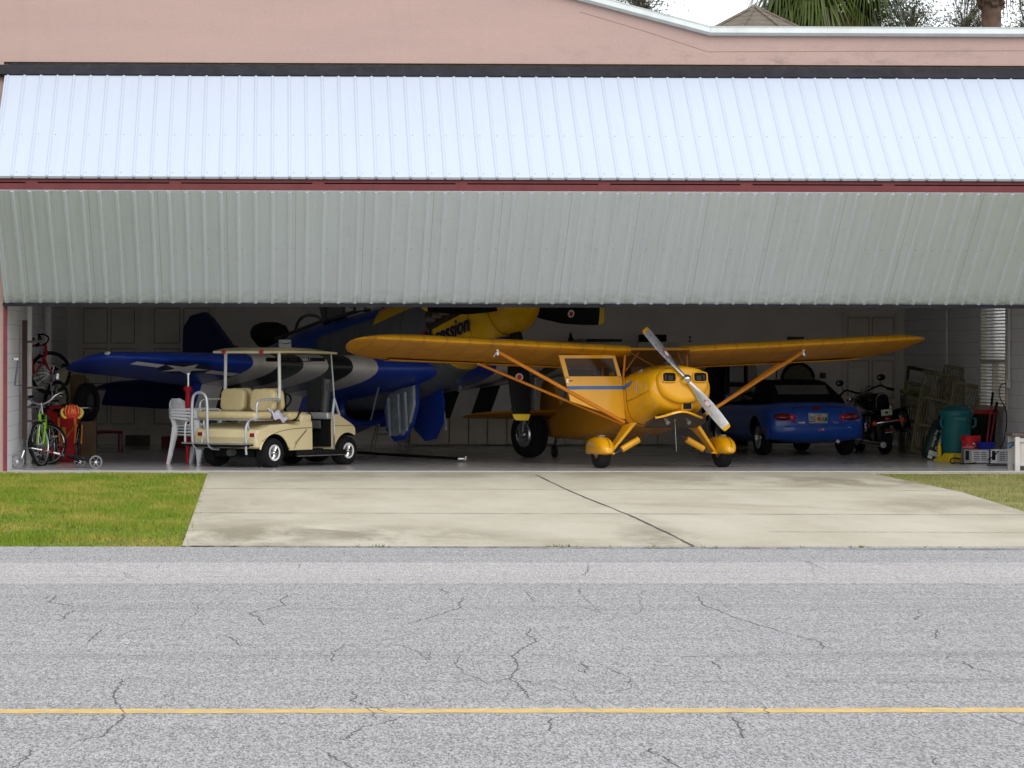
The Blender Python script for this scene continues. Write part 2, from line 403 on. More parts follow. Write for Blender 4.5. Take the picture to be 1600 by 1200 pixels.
# ------------------------------------------------------------------ grass
def grass(name, poly, n, cols, h, label):
    P = np.array([(p[0], p[1]) for p in poly]); rng = np.random.default_rng(3)
    x0, y0 = P.min(0); x1, y1 = P.max(0)
    q = rng.uniform((x0, y0), (x1, y1), (n*3, 2))
    ins = np.zeros(len(q), bool)
    for i in range(len(P)):
        a, b = P[i], P[(i+1) % len(P)]
        c = ((a[1] > q[:, 1]) != (b[1] > q[:, 1])) & (q[:, 0] < (b[0]-a[0])*(q[:, 1]-a[1])/(b[1]-a[1]+1e-12)+a[0]); ins ^= c
    q = q[ins][:n]; n = len(q); q = q+rng.normal(0, .035, q.shape)
    th = rng.uniform(0, 2*pi, n); w = rng.uniform(.003, .008, n); hh = h*rng.uniform(.45, 1.15, n); ln = rng.uniform(0, .75, n)*hh; la = rng.uniform(0, 2*pi, n)
    clump = .75+.5*np.sin(q[:, 0]*2.1+np.sin(q[:, 1]*1.7)*2)*np.sin(q[:, 1]*1.3+q[:, 0]); hh *= np.clip(clump, .55, 1.3)
    V = np.zeros((n, 3, 3)); V[:, 0, :2] = q+np.c_[np.cos(th), np.sin(th)]*w[:, None]; V[:, 1, :2] = q-np.c_[np.cos(th), np.sin(th)]*w[:, None]
    V[:, :2, 2] = -.025; V[:, 2, :2] = q+np.c_[np.cos(la), np.sin(la)]*ln[:, None]; V[:, 2, 2] = hh-.025
    me = bpy.data.meshes.new(name); me.vertices.add(n*3); me.vertices.foreach_set('co', V.ravel()); me.loops.add(n*3); me.loops.foreach_set('vertex_index', np.arange(n*3))
    me.polygons.add(n); me.polygons.foreach_set('loop_start', np.arange(n)*3); me.update(calc_edges=True); me.validate()
    m = mat(name+'_blades', cols[0], .65, var=0); x = NX(m); b = m.node_tree.nodes['Principled BSDF']; co = x.co()
    c = x.mix(x.ramp(x.noise(co, 25, 2, .8), .35, .65), cols[0]+(1,), cols[1]+(1,))
    c = x.mix(x.ramp(x.noise(x.scale(co, (1, .45, 1)), 1.1, 6, .7), .44, .62, 0, .85), c, cols[2]+(1,)); x.put(b.inputs['Base Color'], c)
    b.inputs['Specular IOR Level'].default_value = .15
    me.materials.append(m); o = bpy.data.objects.new(name, me); COL.objects.link(o); tagp(o, label, 'grass', kind='stuff'); return o
grass('grass_verge', [(-9, YS-.12), (dl0.x-.01, YS-.12), (dl1.x-.01, YR+.02), (-9, YR+.02)], 230000, [(.105, .175, .012), (.18, .245, .02), (.31, .27, .055)], .062, 'bright green lawn left of the driveway between the road and the hangar')
grass('dry_grass_verge', [(dr0.x+.02, YS-.12), (17, YS-.12), (17, dr1.y-2.0), (dr1.x+2.5, dr1.y-1.98), (dr1.x, dr1.y+.02), (dr1.x*.5+dr0.x*.5+.17, dr1.y*.5+dr0.y*.5-.08)], 60000, [(.12, .165, .025), (.21, .22, .06), (.30, .26, .11)], .06, 'dry tan-green grass patch at the right edge of the driveway')
SOILG = mat('turf_soil', (.11, .12, .03), .95, var=.25, vs=1.5)
flat('turf_base', [(-60, -.3), (dl0.x-.01, -.3), (dl1.x-.01, YR+.01), (-60, YR+.01)], -.02, SOILG)
flat('turf_base_dry', [(dr0.x+.01, -.3), (60, -.3), (60, YR), (16, YR+.01), (dr1.x+2.5, dr1.y-1.99), (dr1.x, dr1.y), (dr0.x, YS-.05)], -.016, mat('dry_turf_soil', (.17, .16, .06), .95, var=.25, vs=1.5))
wd = MB(); rw_ = random.Random(4)
for _ in range(46):
    px = rw_.uniform(280, 1600) if rw_.random() < .25 else rw_.choice((595, 868, 888, 960, 1345, 1010))+rw_.gauss(0, 9); g = gp(px, 852.5); hh = rw_.uniform(.01, .03)
    for k in range(3): a = rw_.uniform(0, 6.3); wd.add([(g.x-.004, g.y-.01, -.01), (g.x+.004, g.y-.01, -.01), (g.x+cos(a)*.03, g.y-.02+sin(a)*.03, hh)], [(0, 1, 2)])
tagp(wd.build('edge_weeds', mat('weed_green', (.12, .15, .03), .7), smooth=0), 'tiny weeds growing in the seam between driveway and road', 'weeds', kind='stuff')
# ------------------------------------------------------------------ hangar building
HX0, HX1, HD = -3.73, 11.37, 13.4
STUC = mat('pink_stucco', (.40, .29, .25), .85, var=.05, vs=3, bump=.4, bs=70)
def stucco_nodes():
    x = NX(STUC); b = STUC.node_tree.nodes['Principled BSDF']; co = x.co()
    c = x.mix(x.ramp(x.noise(x.scale(co, (.4, 1, 2.2)), 1.2, 5), .35, .65), (.385, .276, .25, 1), (.412, .294, .263, 1))
    z = x.xyz(co)[2]; xx = x.xyz(co)[0]
    lowb = x.ramp(z, 6.1, 5.75, 0, 1); sp = x.ramp(x.noise(x.scale(co, (1.1, 1, 2.5)), 2.0, 7, .75), .50, .70)
    rt = x.ramp(xx, 1.5, 6.2, 0, 1)
    c = x.mix(x.math('MULTIPLY', x.math('MULTIPLY', lowb, sp), x.math('MULTIPLY', rt, .6)), c, (.16, .13, .11, 1))
    c = x.mix(x.ramp(x.noise(x.scale(co, (2.2, 1, .35)), 1.6, 6, .7), .55, .8, 0, .16), c, (.25, .19, .17, 1))
    g_ = x.ramp(x.noise(co, 28, 4, .8), .3, .7, .95, 1.05); vm = x.n('ShaderNodeVectorMath', operation='SCALE'); x.put(vm.inputs[0], c); x.put(vm.inputs[3], g_)
    x.put(b.inputs['Base Color'], vm.outputs[0])
stucco_nodes()
hangar = empty('hangar', (0, 0, 0), 0, 'long pink stucco aircraft hangar with white bi-fold door half raised', 'hangar')
FL = mat('hangar_floor_epoxy', (.50, .50, .51), .2, var=.12, vs=1.2, coat=.25)
flr = MB(); flr.box(((HX0+HX1)/2, HD/2-.01, -.047), (HX1-HX0+.6, HD+.0, .1)); 
tagp(flr.build('hangar_floor', FL, smooth=0), kind='structure')
lip = MB(); lip.box(((HX0+HX1)/2, .02, .004), (HX1-HX0, .035, .012)); tagp(lip.build('threshold_strip', mat('threshold_metal', (.5, .5, .5), .4, .6)), kind='structure')
ZH = 5.70; zf = at(1108, 50, 0).z; XK = at(1108, 50, 0).x; sl = .262; XP = -2.6
def ftop(X): return zf if X > XK else zf+(XK-max(X, 2*XP-XK if X < 2*XP-XK else X))*sl if X > XP else max(zf, zf+(XK-(2*XP-X))*sl)
XR = 14.5; XL = -8.5
fb = MB()
prof = [(XL, ZH), (XR, ZH), (XR, zf), (XK, zf), (XP, zf+(XK-XP)*sl), (XL, zf+(XK-XP)*sl-(XP-XL)*sl)]
fb.prism([(a, 0, c) for a, c in prof], (0, .22, 0)); fb.box(((XL+HX0-.05)/2, .11, ZH/2-.05), (HX0-.05-XL, .22, ZH+.1)); fb.box(((XR+HX1+.05)/2, .11, ZH/2-.05), (XR-HX1-.05, .22, ZH+.1))
fac = fb.build('facade_wall', STUC, hangar, smooth=0)
ck = MB(); CRK = mat('hairline_crack', (.24, .165, .14), .9, var=.1)
P = [at(905, 17, 0), at(1000, 45, 0), at(1105, 79, 0), at(1400, 77.5, 0), at(1605, 76.5, 0)]
for a, b in zip(P, P[1:]):
    ck.box(((a.x+b.x)/2, -.001, (a.z+b.z)/2), ((b-a).length, .003, .008), rot=(0, -atan2(b.z-a.z, b.x-a.x), 0))
ck.build('plaster_seam', CRK, hangar, smooth=0)
# gutter / white drip fascia following the roof line
GUT = mat('gutter_white', (.56, .60, .60), .4, var=.06, grime=.15)
gb = MB()
def fasc(x0, x1, z0, z1, h=.125, d=.12):
    pr = [(-.004, 0), (-d*.55, .0), (-d, h*.28), (-d*.94, h*.8), (-d*1.05, h), (-.004, h)]
    gb.loft([[Vector((x0, y, z0+z)) for y, z in pr], [Vector((x1, y, z1+z)) for y, z in pr]])
zl = at(1108, 54, 0).z
fasc(XK, XR+.3, zl, zl); fasc(XP, XK-.003, zl+(XK-XP)*sl, zl); fasc(XL-.3, XP, zl+(XK-XP)*sl-(XP-XL+.3)*sl, zl+(XK-XP)*sl)
gb.build('roof_gutter', GUT, hangar, smooth=20)
SHING = mat('brown_shingle', (.17, .135, .10), .9, var=.25, vs=10, bump=.5, bs=30)
rb = MB(); zr = zl+.13; zp = zr+(XK-XP)*sl
rb.prism([(XR+.3, 0, zr+.01), (XK, 0, zr+.01), (XP, 0, zp+.01), (XL-.3, 0, zp-(XP-XL+.3)*sl), (XL-.3, 0, zp-.05-(XP-XL+.3)*sl), (XP, 0, zp-.04), (XK, 0, zr-.04), (XR+.3, 0, zr-.04)], (0, HD+.6, 0))
rb.build('roof', SHING, hangar, smooth=0)
# interior walls
INW = mat('interior_white_block', (.48, .47, .455), .8, var=.05, vs=3)
def block_nodes(m, axis):
    x = NX(m); b = m.node_tree.nodes['Principled BSDF']; co = x.xyz(x.co()); u = co[1] if axis == 'y' else co[0]; z = co[2]
    cb2 = x.n('ShaderNodeCombineXYZ'); x.t.links.new(u, cb2.inputs[0]); x.t.links.new(z, cb2.inputs[1])
    br = x.n('ShaderNodeTexBrick'); br.inputs['Scale'].default_value = 1; br.inputs['Brick Width'].default_value = .41; br.inputs['Row Height'].default_value = .205
    br.inputs['Mortar Size'].default_value = .006; br.inputs['Color1'].default_value = (.80, .80, .82, 1); br.inputs['Color2'].default_value = (.77, .77, .79, 1); br.inputs['Mortar'].default_value = (.58, .58, .59, 1)
    x.t.links.new(cb2.outputs[0], br.inputs['Vector']); x.put(b.inputs['Base Color'], br.outputs[0])
INS = mat('painted_block_wall', (.45, .45, .47), .75, var=0); block_nodes(INS, 'y')
INB = mat('back_wall_paint', (.74, .70, .66), .8, var=.06, vs=2)
w = MB(); w.box((HX0-.12, HD/2+.2, 3.05), (.22, HD-.05, 6.1)); w.build('side_wall', INS, hangar, smooth=0)
w = MB(); YW0, YW1, ZW0, ZW1 = 4.95, 6.85, .78, 2.95
w.box((HX1+.12, (.23+YW0)/2, 3.05), (.22, YW0-.23, 6.1)); w.box((HX1+.12, (YW1+HD)/2, 3.05), (.22, HD-YW1, 6.1))
w.box((HX1+.12, (YW0+YW1)/2, ZW0/2), (.22, YW1-YW0, ZW0)); w.box((HX1+.12, (YW0+YW1)/2, (ZW1+6.1)/2), (.22, YW1-YW0, 6.1-ZW1)); w.build('side_wall', INS, hangar, smooth=0)
w = MB(); w.box(((HX0+HX1)/2, HD+.11, 3.05), (HX1-HX0+.46, .2, 6.1)); w.build('back_wall', INB, hangar, smooth=0)
w = MB(); w.box(((HX0+HX1)/2, HD/2+.12, 5.95), (HX1-HX0, HD-.25, .06)); w.build('ceiling', mat('ceiling_board', (.82, .81, .79), .9), hangar, smooth=0)
# side window with blinds
win = MB(); fx = HX1-.015
for y0, y1, z0, z1 in ((YW0, YW0+.06, ZW0, ZW1), (YW1-.06, YW1, ZW0, ZW1), (YW0+.06, YW1-.06, ZW0, ZW0+.06), (YW0+.06, YW1-.06, ZW1-.06, ZW1), (YW0+.06, YW1-.06, 1.52, 1.57), (5.88, 5.94, ZW0+.06, 1.52)):
    win.box((HX1+.03, (y0+y1)/2, (z0+z1)/2), (.1, y1-y0, z1-z0))
win = win.build('window_frame', mat('window_frame_tan', (.45, .42, .36), .5), hangar, smooth=0)
g = MB(); g.box((HX1+.08, (YW0+YW1)/2, (ZW0+ZW1)/2), (.006, YW1-YW0-.12, ZW1-ZW0-.12)); g.build('window_glass', mat('window_glass', (.9, .92, .92), .05, trans=1., var=0), win, smooth=0)
bl = MB()
z = ZW0+.1
while z < ZW1-.02:
    bl.box((HX1-.03, (YW0+YW1)/2, z), (.03, YW1-YW0-.02, .004), rot=(0, R(38), 0)); z += .052
bl.build('window_blind', mat('blind_slats', (.68, .66, .60), .5, var=.03), win, smooth=0)
for px, r, Xo in ((1487, .022, 0), (1586, .014, 0)):
    s = (px-430)/HX1; Y = F/s-DIST; zb = 0 if px < 1500 else 1.26; pl = MB(); pl.cyl((HX1-.03, Y, zb), (HX1-.03, Y, 5.9), r, n=8); pl.build('wall_conduit', mat('conduit_paint', (.72, .71, .69), .5), hangar)
for px, r in ((46, .045), (75, .06)):
    s = (430-px)/3.66; Y = F/s-DIST; pl = MB(); pl.cyl((HX0+.075, Y, 0), (HX0+.075, Y, 5.9), r, n=12); pl.build('wall_conduit', mat('conduit_paint', ()), hangar)
ob = MB(); Yo = F/((1586-430)/HX1)-DIST; ob.box((HX1-.045, Yo, 1.2), (.07, .09, .13), bv=.01); ob.build('outlet_box', mat('outlet_grey', (.6, .6, .58), .5), hangar)
# back wall doors
DOORP = mat('panel_door_paint', (.68, .64, .59), .6, var=.05)
def pdoor(px0, px1, z0, z1, rows, cols, name='panel_door'):
    a, b = at(px0, 500, HD-.02).x, at(px1, 500, HD-.02).x; d = MB(); d.box(((a+b)/2, HD-.018, (z0+z1)/2), (b-a, .034, z1-z0))
    cw, rh = (b-a)/cols, (z1-z0)/rows
    for i in range(cols):
        for j in range(rows):
            cx, cz = a+cw*(i+.5), z0+rh*(j+.5)
            fw = .022
            for q in ((cx, cz+rh*.4, cw*.8, fw), (cx, cz-rh*.4, cw*.8, fw), (cx-cw*.4+fw/2, cz, fw, rh*.8-fw), (cx+cw*.4-fw/2, cz, fw, rh*.8-fw)): d.box((q[0], HD-.042, q[1]), (q[2], .014, q[3]))
    for c in ((a-.04, (z0+z1)/2, .07, z1-z0+.1), (b+.04, (z0+z1)/2, .07, z1-z0+.1)): d.box((c[0], HD-.03, c[1]), (c[2], .05, c[3]))
    d.m(1)
    for i in range(cols):
        for j in range(rows):
            cx, cz = a+cw*(i+.5), z0+rh*(j+.5)
            for q in ((cx, cz+rh*.43, cw*.86, .012), (cx, cz-rh*.43, cw*.86, .012), (cx-cw*.43, cz, .012, rh*.86), (cx+cw*.43, cz, .012, rh*.86)): d.box((q[0], HD-.0365, q[1]), (q[2], .004, q[3]))
    return d.build(name, [DOORP, mat('door_groove', (.22, .20, .18), .8)], hangar, smooth=0)
pdoor(128, 213, .32, 2.5, 3, 2); pdoor(238, 330, .32, 2.5, 3, 2); pdoor(1322, 1398, .02, 2.36, 3, 2)
d = MB(); d.box(((at(106, 0, HD).x+at(640, 0, HD).x)/2, HD-.015, .28), (6.0, .03, .03)); d.build('baseboard_trim', DOORP, hangar, smooth=0)
v = MB(); a, b = at(1230, 524, HD-.02), at(1256, 530, HD-.02); v.box(((a.x+b.x)/2, HD-.02, (a.z+b.z)/2), (b.x-a.x, .03, a.z-b.z)); v.build('wall_vent', DKGREY, hangar, smooth=0)
v = MB(); a, b = at(1281, 580, HD-.02), at(1290, 589, HD-.02); v.box(((a.x+b.x)/2, HD-.03, (a.z+b.z)/2), (b.x-a.x, .06, a.z-b.z), bv=.01); v.box(((a.x+b.x)/2, HD-.062, (a.z+b.z)/2), (.04, .01, .05)); v.build('switch_box', DKGREY, hangar)
# jambs at the left
for jx in (HX0-.022, HX1+.022): j = MB(); j.box((jx, -.02, 2.74), (.05, .09, 5.48)); j.build('door_jamb', mat('maroon_steel', (.17, .035, .045), .5, var=.15), hangar, smooth=0)
# ------------------------------------------------------------------ bi-fold door
SHEET = mat('white_ribbed_sheet', (.77, .80, .86), .42, var=0)
def sheet_nodes():
    x = NX(SHEET); b = SHEET.node_tree.nodes['Principled BSDF']; co = x.co()
    st = x.noise(x.scale(co, (9, .5, .5)), 1.2, 5, .7)
    c = x.mix(x.ramp(st, .35, .7), (.44, .50, .59, 1), (.425, .485, .575, 1))
    c = x.mix(x.ramp(x.noise(x.scale(co, (2, .6, .6)), 1.5, 6, .7), .56, .75, 0, .12), c, (.42, .46, .44, 1)); x.put(b.inputs['Base Color'], c)
sheet_nodes()
def dent(m, st):
    x = NX(m); b = m.node_tree.nodes['Principled BSDF']; bp = x.n('ShaderNodeBump'); bp.inputs['Strength'].default_value = st; bp.inputs['Distance'].default_value = .03
    x.t.links.new(x.noise(x.scale(x.co(), (1.4, .8, .8)), 1.4, 3), bp.inputs['Height']); x.t.links.new(bp.outputs[0], b.inputs['Normal'])
dent(SHEET, .12)
SHEET2 = mat('weathered_ribbed_sheet', (.6, .66, .66), .5, var=0)
def sheet2():
    x = NX(SHEET2); b = SHEET2.node_tree.nodes['Principled BSDF']; co = x.co(); xx = x.xyz(co)
    st = x.noise(x.scale(co, (7, .35, .35)), 1.2, 5, .7)
    c = x.mix(x.ramp(st, .32, .7), (.685, .765, .865, 1), (.62, .69, .775, 1))
    edge = x.math('MULTIPLY', x.ramp(xx[2], 2.55, 2.30), x.ramp(x.noise(co, 9, 5, .7), .4, .65, 0, .7)); c = x.mix(x.ramp(x.noise(x.scale(co, (1.2, 1.2, 1.2)), 3, 7, .75), .55, .75, 0, .22), c, (.42, .46, .44, 1)); c = x.mix(edge, c, (.30, .31, .22, 1))
    x.put(b.inputs['Base Color'], c)
sheet2()
SCREW = mat('screw_dark', (.2, .2, .22), .5)
def ribbed(name, p0, p1, m, flip=1, rows=(.6, .965), rh=.014, ww=0., mh=.0005):
    "p0,p1: (Y,Z) of the outer face's two long edges"
    b = MB(); a = Vector((0, p0[0], p0[1])); c = Vector((0, p1[0], p1[1])); d = (c-a).normalized(); nr = Vector((0, -d.z, d.y))*flip
    if nr.y > 0: nr = -nr
    x = HX0-.03; pts = []; pitch = .2295; ribs = []
    while x < HX1+.04:
        ribs.append(x+.045)
        pts += [(x, 0), (x+.020-ww, 0), (x+.036-ww*.5, rh), (x+.054+ww*.5, rh), (x+.070+ww, 0), (x+.118, 0), (x+.122, mh), (x+.128, mh), (x+.132, 0), (x+.170, 0), (x+.174, mh), (x+.180, mh), (x+.184, 0)]; x += pitch
    N = 5
    rings = []
    for k in range(N):
        q = a.lerp(c, k/(N-1)); rings.append([Vector((u, q.y, q.z))+nr*h for u, h in pts])
    b.loft(rings, caps=False, closed=False)
    rings2 = [[p-nr*.035 for p in r] for r in (rings[0], rings[-1])]
    b.loft([rings[0], rings2[0]], caps=False, closed=False); b.loft([rings[-1], rings2[1]], caps=False, closed=False)
    b.loft([[Vector((u, a.y, a.z))-nr*.035 for u in (HX0-.03, HX1+.04)], [Vector((u, c.y, c.z))-nr*.035 for u in (HX0-.03, HX1+.04)]], caps=False, closed=False)
    b.m(1)
    for rr in rows:
        q = a.lerp(c, rr)
        for i, u in enumerate(ribs):
            b.box(Vector((u+.055, q.y, q.z))+nr*.004, (.011, .011, .011))
    for u in ribs:
        q = a.lerp(c, .999); b.box(Vector((u, q.y, q.z))+nr*.005-Vector((0, 0, .004)), (.03, .02, .02)); q = a; b.box(Vector((u, q.y, q.z))+nr*.008+Vector((0, 0, .004)), (.048, .036, .012))
    for i, u in enumerate(ribs):       # sheet laps beside every fourth rib
        if i % 4 == 1 and m is SHEET2:
            q0, q1 = a+nr*.0015, c+nr*.0015; b.add([(u+.082, q0.y, q0.z), (u+.087, q0.y, q0.z), (u+.087, q1.y, q1.z), (u+.082, q1.y, q1.z)], [(0, 1, 2, 3)])
    return b.build(name, [m, mat('screw_lap_grey', (.36, .38, .40), .6)], hangar, smooth=0)
YM = -2.28
zt = at(800, 119, -.06).z; zm = at(800, 276, YM).z; zm2 = at(800, 298, YM).z; zb = at(800, 473, -.12).z
ribbed('upper_door_panel', (-.10, zt), (YM, zm), SHEET)
ribbed('lower_door_panel', (YM, zm2), (-.14, zb), SHEET2, rows=(.02, .5), rh=.027, ww=.006, mh=.0015)
MAR = mat('maroon_beam', (.13, .030, .033), .5, var=.12, vs=4, grime=.1)
hb = MB(); L = HX1-HX0+.1; cx = (HX0+HX1)/2
zc = zm
hb.box((cx, YM+.10, zm-.045), (L, .09, .06)); hb.box((cx, YM+.06, zm2+.05), (L, .13, .085)); hb.m(1).box((cx, YM+.14, zm-.088), (L, .06, .03))
hb.m(0)
xx = HX0+.5
while xx < HX1: hb.box((xx, YM+.07, zm-.085), (.16, .05, .05)); xx += 1.9
hb.build('hinge_beam', [MAR, BLACK], hangar, smooth=0)
tr = MB()   # steel truss frame behind the folded panels
for (ya_, za_), (yb_, zb_) in (((.02, zt-.02), (YM+.12, zm-.12)), ((YM+.14, zm2-.02), (-.02, zb+.02))):
    x = HX0+.05
    while x < HX1: tr.cyl((x, ya_+.06, za_-.06), (x, yb_+.06, yb_*0+zb_-.02), .025, n=6); x += 1.5
    for t in (.33, .66): y, z = ya_+(yb_-ya_)*t+.07, za_+(zb_-za_)*t-.05; tr.cyl((HX0, y, z), (HX1, y, z), .025, n=6)
tr.build('door_truss', MAR, hangar, smooth=0)
SEAL = mat('weathered_rubber_seal', (.014, .014, .02), .6, var=.3, vs=5)
s_ = MB(); za, zb_ = at(800, 102.5, -.02).z, zt
s_.prism([(0+HX0-1.2, 0, za), (0+HX0-1.2, -.05, za-.005), (0+HX0-1.2, -.13, zb_+.01), (HX0-1.2, -.10, zb_-.02), (HX0-1.2, 0, zb_-.02)], (HX1-HX0+4, 0, 0))
s_.box((cx, -.13, zb-.028), (L, .09, .05)); s_.build('rubber_seal', SEAL, hangar, smooth=0)
tr = MB(); tr.box((HX0-.10, YM+.06, zm-.06), (.12, .12, .1)); tr.build('door_roller', mat('roller_tan', (.5, .4, .3), .6), hangar)
# ------------------------------------------------------------------ background: house roof, palms, trees
hs = at(1178, 9, 26); house = empty('house', (hs.x, 26, 0), 0, 'brown shingled octagonal house roof peeking above the flat part of the hangar gutter', 'house')
n8 = 8; rw = 5.2; ze = hs.z-rw*.50
SH2 = mat('house_shingle', (.20, .165, .125), .9, var=0)
x = NX(SH2); b_ = SH2.node_tree.nodes['Principled BSDF']; co = x.co(); zz = x.xyz(co)[2]
row = x.math('FRACT', x.math('MULTIPLY', zz, 9.)); c = x.mix(x.ramp(x.noise(x.scale(co, (4, 4, 9)), 2, 3), .3, .7), (.12, .102, .08, 1), (.165, .142, .112, 1)); c = x.mix(x.math('LESS_THAN', row, .16), c, (.09, .075, .06, 1)); x.put(b_.inputs['Base Color'], c)
rf = MB(); ring = [(rw*cos(2*pi*(k+.5)/n8), rw*sin(2*pi*(k+.5)/n8), ze) for k in range(n8)]
rf.add(ring+[(0, 0, hs.z)]+[(p[0], p[1], ze-.2) for p in ring], [(k, (k+1) % 8, 8) for k in range(8)]+[(k, (k+1) % 8, 9+(k+1) % 8, 9+k) for k in range(8)])
for k in range(8): rf.cyl(ring[k], (0, 0, hs.z+.01), .045, n=5)
rf.build('roof', SH2, house, smooth=0)
wl = MB(); wl.cyl((0, 0, 0), (0, 0, ze-.05), rw*.88, n=8); wl.build('wall', STUC, house, smooth=0)
LEAFP = mat('palm_leaf', (.062, .088, .018), .45, var=.35, vs=3)
LEAFD = mat('palm_leaf_dry', (.13, .11, .05), .7, var=.35, vs=3)
BARK = mat('palm_bark', (.15, .10, .075), .9, var=.35, vs=5, bump=.6, bs=14)
def palm(px, py, Y, nf, label, fr=1.5, tr=.2, boots=True):
    c = at(px, py, Y); root = empty('palm_tree', (c.x, Y, 0), 0, label, 'palm tree', 'palm trees behind the hangar')
    t = MB(); H = c.z
    prof = [(tr*1.3, 0), (tr, .6), (tr*.95, H*.8), (tr*1.05, H)]
    t.lathe(prof, n=14, caps=True)
    if boots:
        for i in range(150):
            z = H-2.6+2.6*i/150; a = i*2.4; r = tr*(1.02)
            t.box((r*cos(a), r*sin(a), z), (.10, .16, .13), rot=(0, R(-35), a))
    t.build('trunk', BARK, root)
    for dry in (0, 1):
        b = MB(); cnt = nf if not dry else nf//3
        for i in range(cnt):
            a = random.uniform(0, 2*pi); el = random.uniform(-.95, 1.1) if not dry else random.uniform(-1.4, -.7)
            d = Vector((cos(a)*cos(el), sin(a)*cos(el), sin(el))); Lp = random.uniform(.9, 1.3)
            p0 = Vector((0, 0, H-.2)); p1 = p0+d*Lp+Vector((0, 0, -.12)); b.tube([p0, p0.lerp(p1, .5)+Vector((0, 0, .08)), p1], .018, n=4)
            side = d.cross(Vector((0, 0, 1))).normalized(); up = side.cross(d)
            nl = 46
            for k in range(nl):
                th = (k/(nl-1)-.5)*R(230); u = (d*cos(th)+side*sin(th)); l = fr*random.uniform(.75, 1.05)*(1-.25*abs(th)/2)
                base = p1; mid = base+u*l*.5+up*.05; tip = base+u*l*.8+Vector((0, 0, -1))*l*random.uniform(.25, .6)
                w = up.cross(u).normalized()*.028
                b.add([base-w*.4, base+w*.4, mid+w, mid-w, tip], [(0, 1, 2, 3), (3, 2, 4)])
        b.build('crown' if not dry else 'dead_fronds', LEAFP if not dry else LEAFD, root, smooth=0)
    return root
palm(1292, -62, 31, 32, 'drooping fan palm crown rising behind the hangar beside the brown roof', 1.7, .2)
palm(1548, -170, 29, 26, 'rough palm trunk rising behind the right end of the hangar gutter', 1.4, .235)
LEAFT = [mat('thin_leaf', (.085, .11, .05), .6, var=.4, vs=4), mat('thin_leaf_dark', (.045, .06, .03), .6, var=.4, vs=4)]
def thin_tree(px, py, Y, wpx, hpx, label, n=2600, sd=1):
    rnd = random.Random(sd); c = at(px, py, Y); s = F/(DIST+Y); w = wpx/s/2; h = hpx/s; root = empty('tree', (c.x, Y, 0), 0, label, 'tree', 'thin leafy trees behind the hangar')
    t = MB(); base = c.z-h*.5; t.tube([(0, 0, 0), (.1, .05, base*.5), (0, 0, base), (.1, 0, base+h*.6)], [.16, .12, .09, .04], n=8)
    tips = []
    for i in range(26):
        a = rnd.uniform(0, 2*pi); z0 = base-h*.35+rnd.uniform(0, h*.7); e = Vector((cos(a)*w*rnd.uniform(.3, 1), sin(a)*w*rnd.uniform(.3, .8), z0+rnd.uniform(.2, .5)*h))
        q = Vector((0, 0, z0)).lerp(e, .5)+Vector((0, 0, .1)); t.tube([(0, 0, z0), q, e], [.04, .022, .008], n=5)
        for j in range(6):
            e2 = q.lerp(e, rnd.random())+Vector((rnd.gauss(0, .35), rnd.gauss(0, .3), rnd.uniform(0, .6))); t.tube([q.lerp(e, .5), e2], [.01, .004], n=4); tips += [e2, q.lerp(e2, .6)]
    t.build('trunk', mat('grey_bark', (.14, .125, .11), .9, var=.3), root)
    l = MB()
    for i in range(n):
        p = rnd.choice(tips)+Vector((rnd.gauss(0, .17), rnd.gauss(0, .17), rnd.gauss(0, .2))); a = Vector((rnd.gauss(0, 1), rnd.gauss(0, 1), rnd.gauss(0, 1))).normalized(); b2 = a.cross(Vector((rnd.gauss(0, 1), rnd.gauss(0, 1), rnd.gauss(0, 1)))).normalized()
        sz = rnd.uniform(.03, .06); l.m(0 if rnd.random() < .6 else 1); l.add([p-a*sz, p+b2*sz*.35, p+a*sz, p-b2*sz*.35], [(0, 1, 2, 3)])
    l.build('crown', LEAFT, root, smooth=0)
thin_tree(1350, 20, 33, 90, 110, 'sparse leafy tree just right of the drooping palm above the gutter', 3400, 1)
thin_tree(1420, 22, 36, 90, 100, 'wispy tree standing between the drooping palm and the palm trunk', 2600, 2)
thin_tree(1508, 30, 38, 70, 90, 'low wispy tree immediately left of the rough palm trunk', 1300, 3)
thin_tree(1605, 25, 34, 70, 100, 'leafy tree cut by the right edge above the gutter', 1500, 4)
thin_tree(1000, 9, 34, 40, 34, 'small treetop showing over the sloping end of the hangar roof', 700, 5)
# ------------------------------------------------------------------ shared aircraft helpers
def sec(x, zb, zt, hw, n=28, p=2.4, zm=None, yo=0., pt=None):
    "fuselage cross-section ring at x; zm = height of the widest point"
    zm = (zb+zt)/2 if zm is None else zm; out = []
    for k in range(n):
        a = 2*pi*k/n; c, s = cos(a), sin(a); q = 2/(pt if pt and s > 0 else p)
        y = hw*math.copysign(abs(c)**q, c); h = (zt-zm) if s > 0 else (zm-zb)
        out.append(Vector((x, y+yo, zm+h*math.copysign(abs(s)**q, s))))
    return out
AF = [(1, 0), (.9, .022), (.75, .048), (.55, .075), (.35, .092), (.2, .088), (.1, .07), (.04, .046), (.012, .026), (0, 0), (.012, -.016), (.04, -.026), (.1, -.036), (.2, -.042), (.35, -.042), (.55, -.036), (.75, -.024), (.9, -.011)]
def wing_rings(S, k=1.):
    "S: (y, x of leading edge, z of chord line, chord, thickness factor, incidence rise at TE)"
    return [[Vector((xl-c*u, y, z+c*w*t*k)) for u, w in AF] for y, xl, z, c, t in S]
